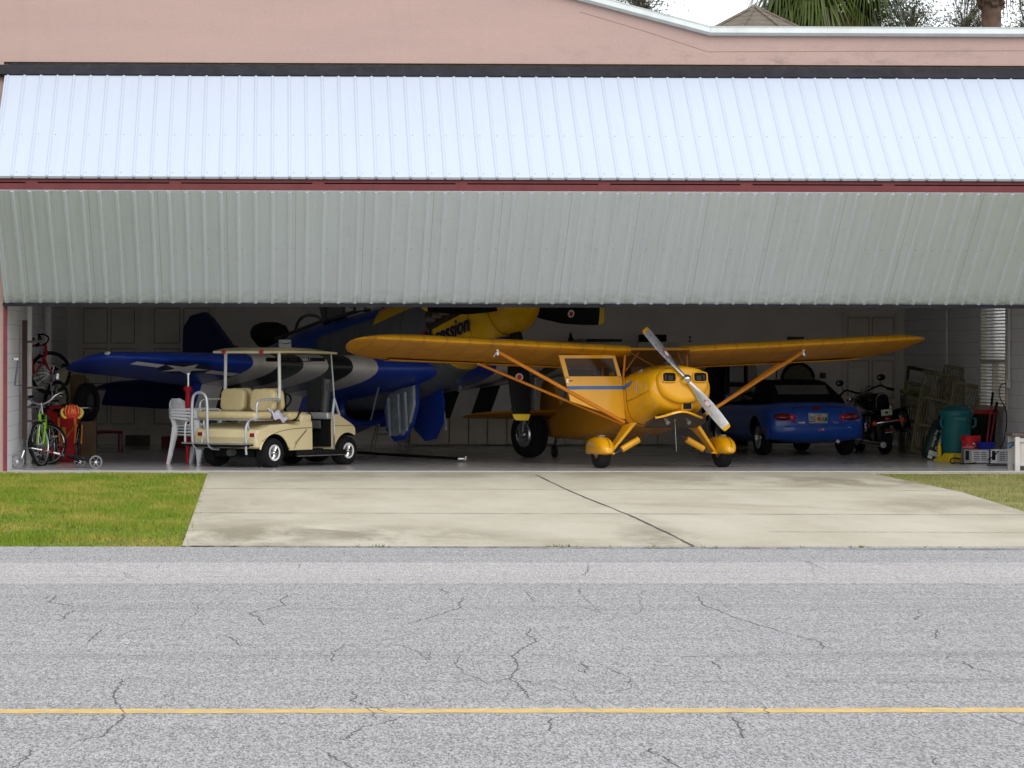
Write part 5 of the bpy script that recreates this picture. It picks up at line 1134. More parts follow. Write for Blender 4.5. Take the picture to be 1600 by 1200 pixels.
# ================================================================== motorcycle, seen from behind (x forward, y left)
mo = empty('motorcycle', (10.12, 8.4, 0), R(90+3), 'black touring motorcycle with saddlebags parked beside the blue convertible', 'motorcycle'); mo.rotation_euler = (R(-8), 0, R(93))
wheel(mo, (0, 0, .32), (0, -1, 0), .32, .15, .2, ALU, spokes=9); wheel(mo, (1.62, .05, .33), (0, -1, 0), .33, .12, .22, ALU, spokes=9)
GB = mat('gloss_black', (.006, .006, .007), .12, coat=.5)
b = MB(); arc = []
for k in range(12):
    a = R(-10+165*k/11); arc.append([Vector((.40*cos(a), y, .32+.40*sin(a)-.02*abs(y/.1))) for y in (-.11, -.09, 0, .09, .11)])
b.loft(arc, caps=False, closed=False); b.build('rear_fender', GB, mo, smooth=60, solid=.01)
for s_ in (-1, 1):
    b = MB(); b.box((-.05, s_*.31, .52), (.52, .20, .34), (R(6*s_), R(6), 0), .06); b.box((-.05, s_*.31, .70), (.54, .21, .04), (R(6*s_), R(6), 0), .018); sb = b.build('saddlebag', GB, mo, smooth=50)
    b = MB(); b.lathe([(.001, .0), (.03, .008), (.03, -.01)], (-.32, s_*.31, .52), (-1, 0, 0), 12); b.build('reflector', mat('lamp_dark_red', ()), sb)
    b = MB(); b.cyl((-.32, s_*.10, .17), (1.0, s_*.22, .22), .045, n=14); b.cyl((-.34, s_*.10, .17), (-.32, s_*.10, .17), .052, n=14); b.build('exhaust_pipe', CHROME, mo, smooth=60)
    b = MB(); b.ell((-.46, s_*.23, .545+.0), (.04, .042, .042), 14, 8); b.cyl((-.42, s_*.23, .545), (-.40, s_*.06, .545), .012); b.build('turn_signal', mat('amber_red_lens', (.75, .08, .03), .3, coat=.4), mo)
    b = MB(); b.cyl((1.62, s_*.09, .33), (1.25, s_*.10, .95), .03); b.build('fork_leg', ALU, mo)
    b = MB(); b.ell((1.12, s_*.36, 1.22), (.02, .075, .055)); b.cyl((1.12, s_*.33, 1.18), (1.05, s_*.33, 1.08), .008); b.build('mirror', GB, mo)
    b = MB(); b.ell((1.2, s_*.21, .92), (.06, .06, .06)); b.build('auxiliary_lamp', CHROME, mo)
b = MB(); b.box((-.452, 0, .545), (.015, .36, .016), bv=.004); b.build('signal_bar', CHROME, mo)
b = MB(); b.ell((-.44, 0, .595), (.04, .06, .045)); b.build('tail_lamp', TAILR, mo)
b = MB(); b.box((-.45, 0, .70), (.01, .185, .105), (0, R(-10), 0), .004); q_ = b.build('license_plate', PLW, mo)
b = MB(); b.box((-.459, 0, .698), (.004, .05, .035), (0, R(-10), 0)); b.m(1).box((-.468, -.055, .728), (.004, .035, .03), (0, R(-10), 0)); b.build('plate_emblem', [mat('plate_green', ()), mat('sticker_yellow', ())], q_)
b = MB(); b.box((-.43, 0, .37), (.012, .13, .018)); b.m(1).box((-.43, 0, .41), (.012, .10, .03)); b.build('fender_trim', [CHROME, mat('lamp_dark_red', ())], mo)
b = MB(); b.box((.28, 0, .80), (.75, .32, .12), (0, R(-6), 0), .05); b.box((-.12, 0, .90), (.25, .26, .20), (0, R(-14), 0), .05); b.build('seat', BLACK, mo, smooth=60)
b = MB(); b.tube([(-.25, -.12, .75), (-.28, -.10, 1.0), (-.28, .10, 1.0), (-.25, .12, .75)], .012, n=6, smooth=1); b.build('sissy_bar', CHROME, mo)
b = MB(); b.ell((.85, 0, .88), (.36, .17, .15), 24, 12); b.build('fuel_tank', GB, mo, smooth=80)
b = MB(); b.box((.62, 0, .38), (.55, .32, .38), bv=.05)
for k in range(6): b.box((.62, 0, .50+.03*k), (.40, .42, .012))
b.build('engine', mat('engine_dark', (.04, .04, .042), .35, .6), mo)
b = MB(); b.tube([(.95, .42, 1.02), (1.0, .30, 1.10), (1.12, .20, 1.06), (1.18, .05, 1.0), (1.18, -.05, 1.0), (1.12, -.20, 1.06), (1.0, -.30, 1.10), (.95, -.42, 1.02)], .016, n=8, smooth=1)
for s_ in (-1, 1): b.cyl((.96, s_*.40, 1.03), (.90, s_*.50, .99), .024, n=10)
b.build('handlebar', BLACK, mo, smooth=60)
b = MB(); rows = []
for i in range(7):
    t_ = i/6; rows.append([Vector((1.30-.20*t_-.06*(1-(j/6-1)**2), .27*(j/6-1)*(1-.35*t_**3), 1.0+.42*t_)) for j in range(13)])
b.loft(rows, caps=False, closed=False); b.build('windshield', mat('smoky_acrylic', (.5, .5, .5), .08, alpha=.16, var=0), mo, smooth=80)
b = MB()
for a_ in (0, 1, 2): b.tube([(1.1, -.2+.18*a_, 1.07), (1.2, -.1+.1*a_, 1.12-.05*a_), (1.25, -.02+.03*a_, .85)], .006, n=4, smooth=2)
b.tube([(.4, .2, .35), (.35, .40, .10), (.3, .44, .02)], .012, n=6); b.build('cable_and_stand', BLACK, mo)
b = MB(); b.tube([Vector((0, s*.43, z)) for s, z in ((1, .3), (1, .42), (1, .62))], .014); b.tube([(.1, .30, .30), (.1, .46, .32), (.1, .48, .55), (.1, .36, .60)], .012, n=6, smooth=1); b.tube([(.1, -.30, .30), (.1, -.46, .32), (.1, -.48, .55), (.1, -.36, .60)], .012, n=6, smooth=1); b.build('bag_guard', CHROME, mo)
# ================================================================== bicycles
def bicycle(loc, rz, label, colf, colf2, bar='flat', steer=0., tilt=(0, 0), rimc=None, name='bicycle', wr=.315, sc=1.):
    "x forward, y left; origin under the rear wheel"
    root = empty(name, loc, rz, label, 'bicycle', scale=sc); root.rotation_euler = (tilt[0], tilt[1], rz)
    wb = 1.0; rm = rimc or ALU
    S = Matrix.Translation((wb, 0, 0)) @ Matrix.Rotation(steer, 4, 'Z') @ Matrix.Translation((-wb, 0, 0))
    def wh(c, T):
        old = MBT[0]; MBT[0] = T
        b = MB(); b.tube([Vector(c)+Vector((cos(a), 0, sin(a)))*wr for a in [2*pi*k/36 for k in range(36)]], .020, n=8, closed=True); t = b.build('wheel', TYRE, root, smooth=60)
        b = MB(); b.tube([Vector(c)+Vector((cos(a), 0, sin(a)))*(wr-.028) for a in [2*pi*k/36 for k in range(36)]], .012, n=6, closed=True)
        b.cyl(Vector(c)-Vector((0, .045, 0)), Vector(c)+Vector((0, .045, 0)), .02, n=8); b.build('rim', rm, t, smooth=60)
        b = MB()
        for k in range(18): a = 2*pi*k/18; b.cyl(Vector(c)+Vector((0, .03*(-1)**k, 0)), Vector(c)+Vector((cos(a), 0, sin(a)))*(wr-.03), .0022, n=3)
        b.build('spokes', ALU, t); MBT[0] = old
    wh((0, 0, wr), None); wh((wb, 0, wr), S)
    BB = (.42, 0, .28); ST = (.28, 0, .72); HT0 = (.86, 0, .60); HT1 = (.82, 0, .74)
    b = MB()
    b.tube([BB, ST], .017); b.tube([ST, HT1], .017); b.tube([BB, HT0], .021); b.tube([HT0, HT1], .022)
    b.m(1)
    for s_ in (-1, 1): b.tube([(0, s_*.05, wr), (.05, s_*.05, wr+.02), (ST[0], s_*.02, ST[2]-.05)], .009); b.tube([(0, s_*.05, wr), BB], .010)
    b.build('frame', [colf, colf2], root, smooth=60)
    MBT[0] = S; b = MB()
    for s_ in (-1, 1): b.tube([(.865, s_*.045, .60), (.90, s_*.05, .52), (wb, s_*.05, wr)], .014)
    b.cyl((.865, -.06, .60), (.865, .06, .60), .02); b.build('fork', colf, root, smooth=60)
    b = MB()
    if bar == 'flat': b.tube([(.80, .30, .90), (.80, .12, .90), (.84, 0, .88), (.80, -.12, .90), (.80, -.30, .90)], .012, n=8); b.cyl((.82, 0, .74), (.84, 0, .88), .015)
    elif bar == 'tall': b.tube([(.66, .30, 1.0), (.78, .26, 1.03), (.84, .08, .88), (.84, -.08, .88), (.78, -.26, 1.03), (.66, -.30, 1.0)], .012, n=8, smooth=1); b.cyl((.82, 0, .74), (.84, 0, .90), .016)
    else: b.tube([(.70, .20, .72), (.86, .21, .74), (.93, .21, .84), (.86, .20, .90), (.82, .0, .90), (.86, -.20, .90), (.93, -.21, .84), (.86, -.21, .74), (.70, -.20, .72)], .013, n=8, smooth=1); b.cyl((.82, 0, .74), (.82, 0, .90), .015)
    hb_ = b.build('handlebar', ALU if bar != 'drop' else BLACK, root, smooth=60)
    if bar != 'drop':
        b = MB(); y0, z0, x0 = (.30, .90, .80) if bar == 'flat' else (.30, 1.0, .66)
        for s_ in (-1, 1): b.cyl((x0, s_*y0, z0), (x0+.03, s_*(y0-.12), z0+.004), .019); b.cyl((x0+.04, s_*(y0-.1), z0-.01), (x0+.10, s_*(y0-.02), z0-.05), .007)
        b.build('grip', BLACK, hb_)
    MBT[0] = None
    b = MB(); b.ell((.24, 0, .83), (.13, .065, .03), 16, 8); b.cyl(ST, (.25, 0, .82), .013); b.build('saddle', BLACK, root, smooth=60)
    b = MB(); b.lathe([(.09, -.004), (.095, 0), (.09, .004)], (BB[0], -.05, BB[2]), (0, 1, 0), 20); b.cyl((BB[0], -.07, BB[2]), (BB[0]+.12, -.07, BB[2]-.12), .009); b.cyl((BB[0], .07, BB[2]), (BB[0]-.12, .07, BB[2]+.12), .009); b.cyl((BB[0], -.07, BB[2]), (BB[0], .07, BB[2]), .018)
    b.box((BB[0]+.12, -.11, BB[2]-.12), (.07, .08, .02)); b.box((BB[0]-.12, .11, BB[2]+.12), (.07, .08, .02)); b.tube([(BB[0]-.02, -.055, BB[2]+.09), (0, -.055, wr+.04), (0, -.055, wr-.04), (BB[0]-.02, -.055, BB[2]-.09)], .004, n=4, closed=True); b.build('crank', mat('crank_metal', (.35, .35, .36), .35, .9), root)
    return root
RED = mat('bike_red', (.45, .015, .02), .35, coat=.4); LIME = mat('bike_lime', (.22, .50, .03), .35, coat=.4); ORB = mat('bike_orange', (.60, .20, .02), .35, coat=.4); RED2 = mat('bike_dark_red', (.32, .01, .015), .4)
p = at(62, 640, 3.2)
bicycle((p.x-.26, 3.35, at(60, 632, 3.2).z+.15), R(70), 'red road bicycle hung high on the left wall rack above the green bicycle', RED, ALU, 'drop', R(-50), (0, 0), BLACK)
bicycle((-3.30, 3.1, 0), R(-95), 'lime green bicycle with tall silver bars facing out at the front of the bicycle group', LIME, BLACK, 'tall', R(-14), (R(5), 0), ALU, sc=1.02)
bicycle((-3.46, 3.9, 0), R(-58), 'orange and red bicycle with a helmet on its bars beside the green bicycle', ORB, RED2, 'flat', R(-25), (R(-6), 0), BLACK, sc=.95)
bicycle((-3.58, 3.75, 0), R(-78), 'dark framed bicycle whose silver-rimmed front wheel is turned broadside behind the green bicycle', mat('bike_black', (.02, .02, .025), .4), BLACK, 'flat', R(58), (R(-4), 0), ALU, sc=.95)
bicycle((-3.52, 5.1, .62), R(-80), 'silver bicycle hung on the rack behind the red bicycle', ALU, BLACK, 'flat', R(30), (R(-6), 0), BLACK, sc=.95)
# helmet hanging on the bars
hp = at(113, 643, 2.35); h = empty('bicycle_helmet', hp, 0, 'red and yellow bicycle helmet hanging from the orange bicycle handlebar', 'helmet')
b = MB(); b.ell((0, 0, -.02), (.115, .09, .13), 20, 12, z0=-.6, z1=1.); b.build('shell', mat('helmet_red', (.55, .03, .02), .3, coat=.5), h, smooth=70)
b = MB()
for k in range(-2, 3): b.tube([(k*.042, -.088+.010*abs(k), -.06), (k*.05, -.10+.012*abs(k), .02), (k*.035, -.06, .095)], .011, n=5, smooth=1)
b.build('helmet_rib', mat('helmet_orange', (.62, .16, .02), .35), h); b = MB()
for s_ in (-1, 1): b.tube([(s_*.11, -.01, .05), (s_*.16, -.03, .0), (s_*.13, -.05, -.07), (s_*.09, -.03, -.09)], .022, n=6, smooth=1)
b.build('helmet_trim', mat('helmet_yellow', (.60, .42, .06), .4), h)
# ------------------------------------------------------------------ three-wheeled push scooter lying low at the front
sc_ = empty('push_scooter', (-3.0, 1.05, 0), 0, 'silver and black folded three-wheel scooter lying in front of the bicycles', 'scooter')
def lp(px, py, Y=1.2): return at(px, py, Y)-sc_.location
for i, (px, py, r, Y) in enumerate(((27, 722, .105, 1.05), (125, 721, .085, 1.5), (150, 722, .095, 1.1))):
    c = lp(px, 0, Y); c.z = r; b = MB(); b.lathe([(r*.80, -.018), (r*.95, -.018), (r, 0), (r*.95, .018), (r*.80, .018)], c, (.15, -1, 0), 26); t = b.build('wheel', mat('grey_wheel', (.20, .20, .22), .5), sc_, smooth=50)
    b = MB(); b.lathe([(r*.80, -.014), (r*.74, 0), (r*.80, .014)], c, (.15, -1, 0), 26); b.lathe([(.001, .02), (.02, .02), (.02, -.02)], c, (.15, -1, 0), 12)
    for k in range(6): a = 2*pi*k/6; b.cyl(c, c+Vector((cos(a), .1*cos(a), sin(a)))*r*.78, .006, n=4)
    b.build('rim', ALU, t)
b = MB(); b.tube([lp(27, 722, 1.05), lp(34, 716, 1.05), lp(38, 704, 1.08)], .018, n=8); b.tube([lp(36, 700, 1.1), lp(50, 700, 1.1), lp(72, 704, 1.1), lp(100, 711, 1.15)], .016, n=8); b.build('steering_tube', ALU, sc_, smooth=60)
b = MB(); b.tube([lp(88, 708, 1.14), lp(118, 716, 1.15), lp(150, 720, 1.1)], .02, n=8); b.tube([lp(105, 714, 1.2), lp(125, 721, 1.5)], .014, n=8); b.box(lp(128, 713, 1.2), (.42, .14, .025), rot=(0, R(3), 0), bv=.01); b.build('deck', mat('cart_black', ()), sc_)
b = MB(); b.tube([lp(66, 703, 1.08), lp(84, 707, 1.09)], .020, n=8); b.build('grip_sleeve', RED, sc_)
# ------------------------------------------------------------------ wall rack
rk = empty('bike_rack', (HX0+.07, 2.3, 0), 0, 'dark brown upright wall rack with pegs behind the bicycles', 'rack')
b = MB(); b.box((0, 0, 1.25), (.07, .07, 1.75)); b.build('upright', mat('rack_brown', (.075, .05, .045), .6), rk, smooth=0)
for py in (534, 606, 636, 658):
    z = at(45, py, 2.3).z; b = MB(); b.cyl((.03, .0, z), (.30, .0, z+.01), .016, n=8); b.build('peg', mat('peg_grey', (.12, .10, .10), .5), rk)
# ------------------------------------------------------------------ crank handle on the wall
ch = empty('crank_handle', (HX0, .75, 0), 0, 'bent blue-grey crank handle fixed to the left wall near the door edge', 'handle')
b = MB(); z0, z1 = at(20, 561, .75).z, at(20, 602, .75).z; b.tube([(.01, 0, z0), (.09, 0, z0), (.09, 0, z0-.03), (.05, -.02, z1), (.16, -.02, z1)], .011, n=8); b.build('crank_arm', mat('crank_blue_grey', (.10, .11, .16), .45, .4), ch); b = MB(); b.cyl((.03, 0, z0), (.10, 0, z0), .019, n=10); b.build('grip', WHITE, ch)
# ------------------------------------------------------------------ stuff behind the bicycles
def thing_box(name, px0, px1, py0, py1, Y, dep, m, label, cat, rz=0., lean=0., group=None, flaps=False, bv=.008, floor=False):
    a, c = at(px0, py0, Y), at(px1, py1, Y); w, h = c.x-a.x, a.z-c.z
    o = empty(name, ((a.x+c.x)/2, Y+dep/2, 0 if floor else c.z), rz, label, cat, group); o.rotation_euler = (lean, 0, rz)
    if floor: h = a.z
    b = MB(); b.box((0, 0, h/2), (w, dep, h), bv=bv); b.build('box_body', m, o)
    return o, w, h
CARD = mat('cardboard', (.16, .105, .06), .85, var=.15, vs=5)
o, w, h = thing_box('cargo_trailer', 72, 124, 634, 712, 3.9, .5, mat('red_canvas', (.36, .012, .016), .75, var=.15, vs=5, bump=.2), 'red canvas child trailer with orange trim standing behind the bicycles', 'trailer', floor=True, bv=.05)
b = MB(); b.box((-.20, -.262, h*.62), (w*.5, .015, .05)); b.box((-.35, -.262, h*.38), (.09, .02, h*.55)); b.box((.02, -.262, h*.5), (.06, .015, h*.25)); b.build('orange_trim', mat('orange_fabric', (.50, .20, .02), .7), o)
o, w, h = thing_box('cardboard_box', 110, 132, 586, 620, 5.6, .4, CARD, 'upper brown cardboard box stacked near the black round cushion', 'box', group='cardboard boxes by the left wall')
b = MB(); b.box((0, 0, h+.004), (w*.2, .4, .006)); b.build('tape', mat('packing_tape', (.22, .17, .10), .4), o)
o, w, h = thing_box('cardboard_box', 110, 134, 620, 716, 5.6, .45, mat('cardboard_dark', (.12, .08, .05), .85, var=.2, vs=5), 'lower dark brown cardboard box standing on the floor behind the red trailer', 'box', group='cardboard boxes by the left wall', floor=True)
b = MB(); b.box((0, -.229, h*.5), (.06, .004, h*.9)); b.build('tape', mat('packing_tape', ()), o)
q = at(100, 600, 5.9); tk = empty('storage_tank', (q.x, 5.9, 0), 0, 'cream rounded tank half hidden behind the red bicycle wheel', 'tank')
b = MB(); b.lathe([(.001, 1.42), (.10, 1.40), (.19, 1.30), (.22, 1.1), (.23, .5), (.22, .1), (.001, .09)], (0, 0, 0), n=24); b.build('tank_shell', mat('tank_cream', (.45, .43, .32), .5), tk, smooth=60); b = MB(); b.cyl((0, 0, 1.40), (0, 0, 1.47), .05, n=12); b.build('tank_cap', DKGREY, tk); b = MB(); b.lathe([(.2, 0), (.22, .1), (.18, .1)], (0, 0, 0)); b.build('base_ring', DKGREY, tk)
q = at(133, 628, 5.2); cu = empty('spare_tire', (q.x+.03, 5.2, q.z), 0, 'black upright tyre behind the cardboard boxes at left', 'tyre')
b = MB(); b.lathe([(.15, -.08), (.24, -.10), (.29, -.07), (.30, 0), (.29, .07), (.24, .10), (.15, .08)], (0, 0, 0), (1, -.45, 0), 32); b.build('tire_body', TYRE, cu, smooth=60); b = MB(); b.lathe([(.001, .02), (.15, .05), (.15, -.05)], (0, 0, 0), (1, -.45, 0), 24); b.build('rim', DKGREY, cu)
b = MB(); b.box((0, 0, -cu.location.z/2-.15), (.30, .30, cu.location.z-.30)); b.build('support_block', CARD, cu)
q = at(137, 650, 6); bd = empty('wooden_board', (q.x, 6.0, 0), 0, 'narrow tan board leaning upright beside the black tyre', 'board'); b = MB(); b.box((0, 0, .62), (.10, .02, 1.25), rot=(R(-6), R(-3), 0)); b.build('plank', mat('tan_board', (.22, .17, .12), .8), bd); b = MB(); b.box((.09, .03, .5), (.09, .02, 1.0), rot=(R(-8), R(4), 0)); b.build('backing_strip', CARD, bd)
# red legged stool
q = gp(168, 706); st = empty('stool', (q.x, q.y, 0), R(12), 'low red metal stool with a pale folded cloth on top at back left', 'stool')
b = MB()
for sx in (-1, 1):
    b.tube([(sx*.22, -.16, 0), (sx*.22, -.16, .32), (sx*.22, .16, .32), (sx*.22, .16, 0)], .014, n=6)
b.tube([(-.22, -.16, .32), (.22, -.16, .32)], .014, n=6); b.tube([(-.22, .16, .32), (.22, .16, .32)], .014, n=6); b.build('leg_frame', mat('stool_red', (.20, .01, .015), .5), st); b = MB(); b.box((0, 0, .34), (.48, .36, .025), bv=.008); b.build('seat', mat('stool_red', ()), st)
cl = MB(); cl.box((0, 0, .03), (.30, .22, .06), bv=.025); cl = cl.build('folded_cloth', mat('pale_cloth', (.42, .40, .38), .9, bump=.4), None); cl.location = (q.x-.05, q.y, .355); tagp(cl, 'pale folded cloth lying on the low red stool', 'cloth')
o, w, h = thing_box('storage_crate', 196, 234, 680, 694, 12.6, .4, mat('crate_brown', (.12, .09, .07), .8), 'low brown crate against the back wall left of the red toolbox', 'crate', floor=True); b = MB(); b.box((0, -.21, h*.6), (w*.5, .02, .03)); b.build('handle', DKGREY, o)
o, w, h = thing_box('toolbox', 252, 292, 682, 706, 11.2, .45, mat('toolbox_red', (.13, .008, .012), .45), 'dark red toolbox with drawers on the floor behind the plastic chairs', 'toolbox', floor=True)
for k in range(3): b = MB(); b.box((0, -.235, h*(.2+.28*k)), (w*.9, .02, h*.22)); b.cyl((-w*.3, -.255, h*(.2+.28*k)), (w*.3, -.255, h*(.2+.28*k)), .008, n=6); b.build('drawer', mat('toolbox_red', ()), o)
# jack under the near wing: red cylinder on legs with polished ram
q = at(294, 600, 3.35); jk = empty('wing_jack', (q.x, 3.35, 0), 0, 'red tripod jack with a shiny ram under the striped wing behind the white chairs', 'jack')
b = MB(); b.cyl((0, 0, .25), (0, 0, 1.12), .045, n=14); b.cyl((0, 0, 1.08), (0, 0, 1.15), .07, n=14); b.build('cylinder', mat('jack_red', (.45, .01, .02), .4), jk); b = MB(); b.cyl((0, 0, 1.15), (0, 0, 1.33), .018, n=10); b.cyl((0, 0, 1.33), (0, 0, 1.35), .04, n=10); b.build('ram', CHROME, jk)
for k in range(3): a = R(30+120*k); b = MB(); b.cyl((0, 0, .85), (.38*cos(a), .38*sin(a), .02), .022, n=8); b.build('leg', mat('jack_red', ()), jk)
# ------------------------------------------------------------------ stacked white plastic chairs
PLS = mat('white_plastic', (.80, .83, .86), .4, var=.03)
def chair():
    r = empty('plastic_chair', (0, 0, 0), 0, 'x', 'chair', 'stack of white plastic chairs')
    b = MB(); rows = []
    for i in range(13):       # solid curved back with a rounded top
        t_ = i/12; z = .42+.40*t_; hw = .235*sqrt(max(.0, 1-max(0, (t_-.45)/.58)**2.4)); rows.append([Vector((-.20-.16*t_-.05*(1-(j/5-1)**2), hw*(j/5-1), z)) for j in range(11)])
    b.loft(rows, caps=False, closed=False)
    b.build('backrest', PLS, r, smooth=60, solid=.012)
    b = MB(); b.loft([[Vector((-.22, -.22, .42)), Vector((-.22, 0, .40)), Vector((-.22, .22, .42))], [Vector((.0, -.24, .42)), Vector((.0, 0, .39)), Vector((.0, .24, .42))], [Vector((.22, -.24, .43)), Vector((.22, 0, .415)), Vector((.22, .24, .43))], [Vector((.25, -.22, .40)), Vector((.25, 0, .385)), Vector((.25, .22, .40))]], caps=False, closed=False); b.build('seat', PLS, r, smooth=60, solid=.012)
    for s_ in (-1, 1):
        b = MB(); b.tube([(-.30, s_*.24, .66), (-.10, s_*.28, .65), (.16, s_*.28, .63), (.22, s_*.27, .60)], .018, n=6, smooth=1); b.build('armrest', PLS, r, smooth=60)
        b = MB(); b.loft([[Vector((.26+dx, s_*(.27)+dy, 0)) for dx, dy in ((-.02, -.018), (.02, -.018), (.02, .018), (-.02, .018))], [Vector((.22+dx, s_*(.25)+dy, .40)) for dx, dy in ((-.045, -.02), (.03, -.02), (.03, .02), (-.045, .02))], [Vector((.21+dx, s_*(.275)+dy, .62)) for dx, dy in ((-.025, -.015), (.02, -.015), (.02, .015), (-.025, .015))]]); b.build('leg', PLS, r, smooth=40)
        b = MB(); b.loft([[Vector((-.32+dx, s_*(.25)+dy, 0)) for dx, dy in ((-.02, -.018), (.02, -.018), (.02, .018), (-.02, .018))], [Vector((-.22+dx, s_*(.23)+dy, .42)) for dx, dy in ((-.04, -.02), (.04, -.02), (.04, .02), (-.04, .02))]]); b.build('leg', PLS, r, smooth=40)
    return r
ch0 = chair(); q = at(308, 0, 3.0)
lab = ['bottom white plastic chair standing on the floor under the stack', 'second white plastic chair up in the stack', 'third white plastic chair up in the stack', 'top white plastic chair of the stack behind the golf cart']
for k in range(4):
    c = ch0 if k == 0 else copy_tree(ch0)
    c.location = (q.x+.012*k, 3.0-.012*k, .048*k); c.rotation_euler = (0, R(-1.5*k), R(-38)); c.scale = (1.05,)*3; c['label'] = lab[k]
# ------------------------------------------------------------------ back wall: tall cupboards, things on top, shelf
CAB = mat('cupboard_cream', (.52, .48, .40), .6, var=.05)
edges = [641, 672, 702, 732, 762, 792, 822, 853, 883, 913, 954, 996, 1028, 1060]
for i, (p0, p1) in enumerate(zip(edges, edges[1:])):
    a, c = at(p0, 0, 12.8).x, at(p1, 0, 12.8).x; w = c-a-.012; z1 = 1.86
    o = empty('cupboard', ((a+c)/2, 13.09, 0), 0, 'x', 'cupboard', 'row of tall cream cupboards on the back wall')
    o['label'] = 'tall narrow cream cupboard door unit in the row along the back wall'
    b = MB(); b.box((0, 0, z1/2+.02), (w, .54, z1-.04)); b.build('cabinet_case', CAB, o, smooth=0)
    b = MB(); b.box((0, -.28, z1/2+.03), (w-.02, .02, z1-.12)); b.box((0, -.292, z1/2+.03), (w-.11, .008, z1-.24)); b.build('door', CAB, o, smooth=0)
def onshelf(name, px0, px1, py0, py1, m, label, cat, kind='case'):
    a, c = at(px0, py0, 12.9), at(px1, py1, 12.9); o = empty(name, ((a.x+c.x)/2, 13.0, 1.862), 0, label, cat); w = c.x-a.x; h = max(.03, a.z-1.862)
    b = MB()
    if kind == 'case': b.box((0, 0, h/2), (w, .35, h), bv=.02); b.build('case_body', m, o); b = MB(); b.cyl((-w*.15, -.19, h*.7), (w*.15, -.19, h*.7), .012, n=6); b.build('handle', DKGREY, o)
    elif kind == 'vase': b.lathe([(.001, 0), (w*.5, .005), (w*.55, h*.4), (w*.25, h*.7), (w*.3, h*.95), (w*.2, h)], n=16); b.build('bottle_body', m, o, smooth=60); b = MB(); b.cyl((0, 0, h), (0, 0, h+.03), w*.18, n=10); b.build('cap', DKGREY, o)
    else: b.cyl((0, 0, .0), (0, 0, .015), .05, n=14); b.cyl((0, 0, .015), (0, 0, h*.8), .008, n=6); b.build('stem', m, o); b = MB(); b.ell((0, 0, h*.85), (.02, .02, h*.15)); b.build('finial', m, o)
onshelf('carry_case', 1000, 1041, 521, 534, BLACK, 'black boxy case on top of the cupboards behind the propeller', 'case')
onshelf('long_case', 916, 972, 528, 534, mat('case_dark', (.03, .03, .032), .6), 'long flat dark case lying on top of the cupboards', 'case')
onshelf('carton', 897, 915, 528, 534, mat('carton_pale', (.3, .3, .28), .7), 'small pale carton on top of the cupboards beside the long case', 'carton')
onshelf('bottle', 889, 896, 520, 534, BLACK, 'small dark bottle on top of the cupboards', 'bottle', 'vase')
onshelf('ornament', 1076, 1082, 523, 534, BLACK, 'thin little stand ornament on top of the cupboards right of the propeller', 'ornament', 'stem')
# open shelf with hanging clothes
a, c = at(1134, 568, 12.9), at(1166, 0, 12.9); sh = empty('shelf_unit', ((a.x+c.x)/2, 13.0, 0), 0, 'dark open shelf unit with pale bins on the back wall behind the blue car', 'shelf'); w = c.x-a.x
b = MB()
for sx in (-1, 1): b.box((sx*(w/2), 0, .76), (.03, .4, 1.52))
b.box((0, .19, .76), (w-.03, .02, 1.52)); b.build('shelf_frame', mat('shelf_dark', (.04, .035, .03), .7), sh, smooth=0)
for z in (.4, .8, 1.12, 1.50): b = MB(); b.box((0, -.01, z), (w-.034, .38, .025)); b.build('shelf_board', mat('shelf_dark', ()), sh, smooth=0)
for k, (z, hh) in enumerate(((.82, .22), (1.14, .27))):
    o = empty('storage_bin', (sh.location.x, 12.95, z+.001), 0, ['pale bin on the lower shelf of the dark shelf unit', 'pale bin on the upper shelf of the dark shelf unit'][k], 'bin', 'bins on the dark shelf unit'); b = MB(); b.box((.0, 0, hh/2), (w*.7, .3, hh), bv=.02); b.build('bin_body', mat('bin_pale', (.36, .34, .34), .6), o); b = MB(); b.box((0, 0, hh+.01), (w*.74, .32, .02), bv=.008); b.build('lid', mat('bin_pale', ()), o)
q = at(1172, 590, 13.0); hc = empty('hanging_coat', (q.x, 13.1, 1.56), 0, 'pale coat hanging on the back wall beside the dark shelf unit', 'coat')
b = MB(); b.loft([[Vector((.05*cos(a), .03*sin(a), 0)) for a in [2*pi*k/16 for k in range(16)]], [Vector((.13*cos(a)+.0, .05*sin(a), -.15)) for a in [2*pi*k/16 for k in range(16)]], [Vector((.15*cos(a)*(1+.1*sin(5*a)), .06*sin(a)*(1+.3*cos(7*a)), -.75)) for a in [2*pi*k/16 for k in range(16)]]]); b.build('cloth', mat('pale_cloth', ()), hc, smooth=60); b = MB(); b.tube([(0, .0, -.02), (0, 0, .06), (0, .10, .07)], .008); b.build('hook', DKGREY, hc)
q = at(1118, 585, 12.9); wb_ = empty('work_apron', (q.x, 13.1, 1.55), 0, 'black hanging garment left of the dark shelf unit behind the propeller', 'apron')
b = MB(); b.loft([[Vector((.07*cos(a), .04*sin(a), 0)) for a in [2*pi*k/16 for k in range(16)]], [Vector((.2*cos(a), .08*sin(a)*(1+.3*cos(5*a)), -.25)) for a in [2*pi*k/16 for k in range(16)]], [Vector((.22*cos(a), .09*sin(a)*(1+.3*cos(5*a)), -1.1)) for a in [2*pi*k/16 for k in range(16)]]]); b.build('cloth', BLACK, wb_, smooth=60); b = MB(); b.cyl((-.1, 0, .02), (.1, 0, .02), .012); b.cyl((.1, 0, .02), (.25, 0, .0), .015); b.build('hanger', DKGREY, wb_)
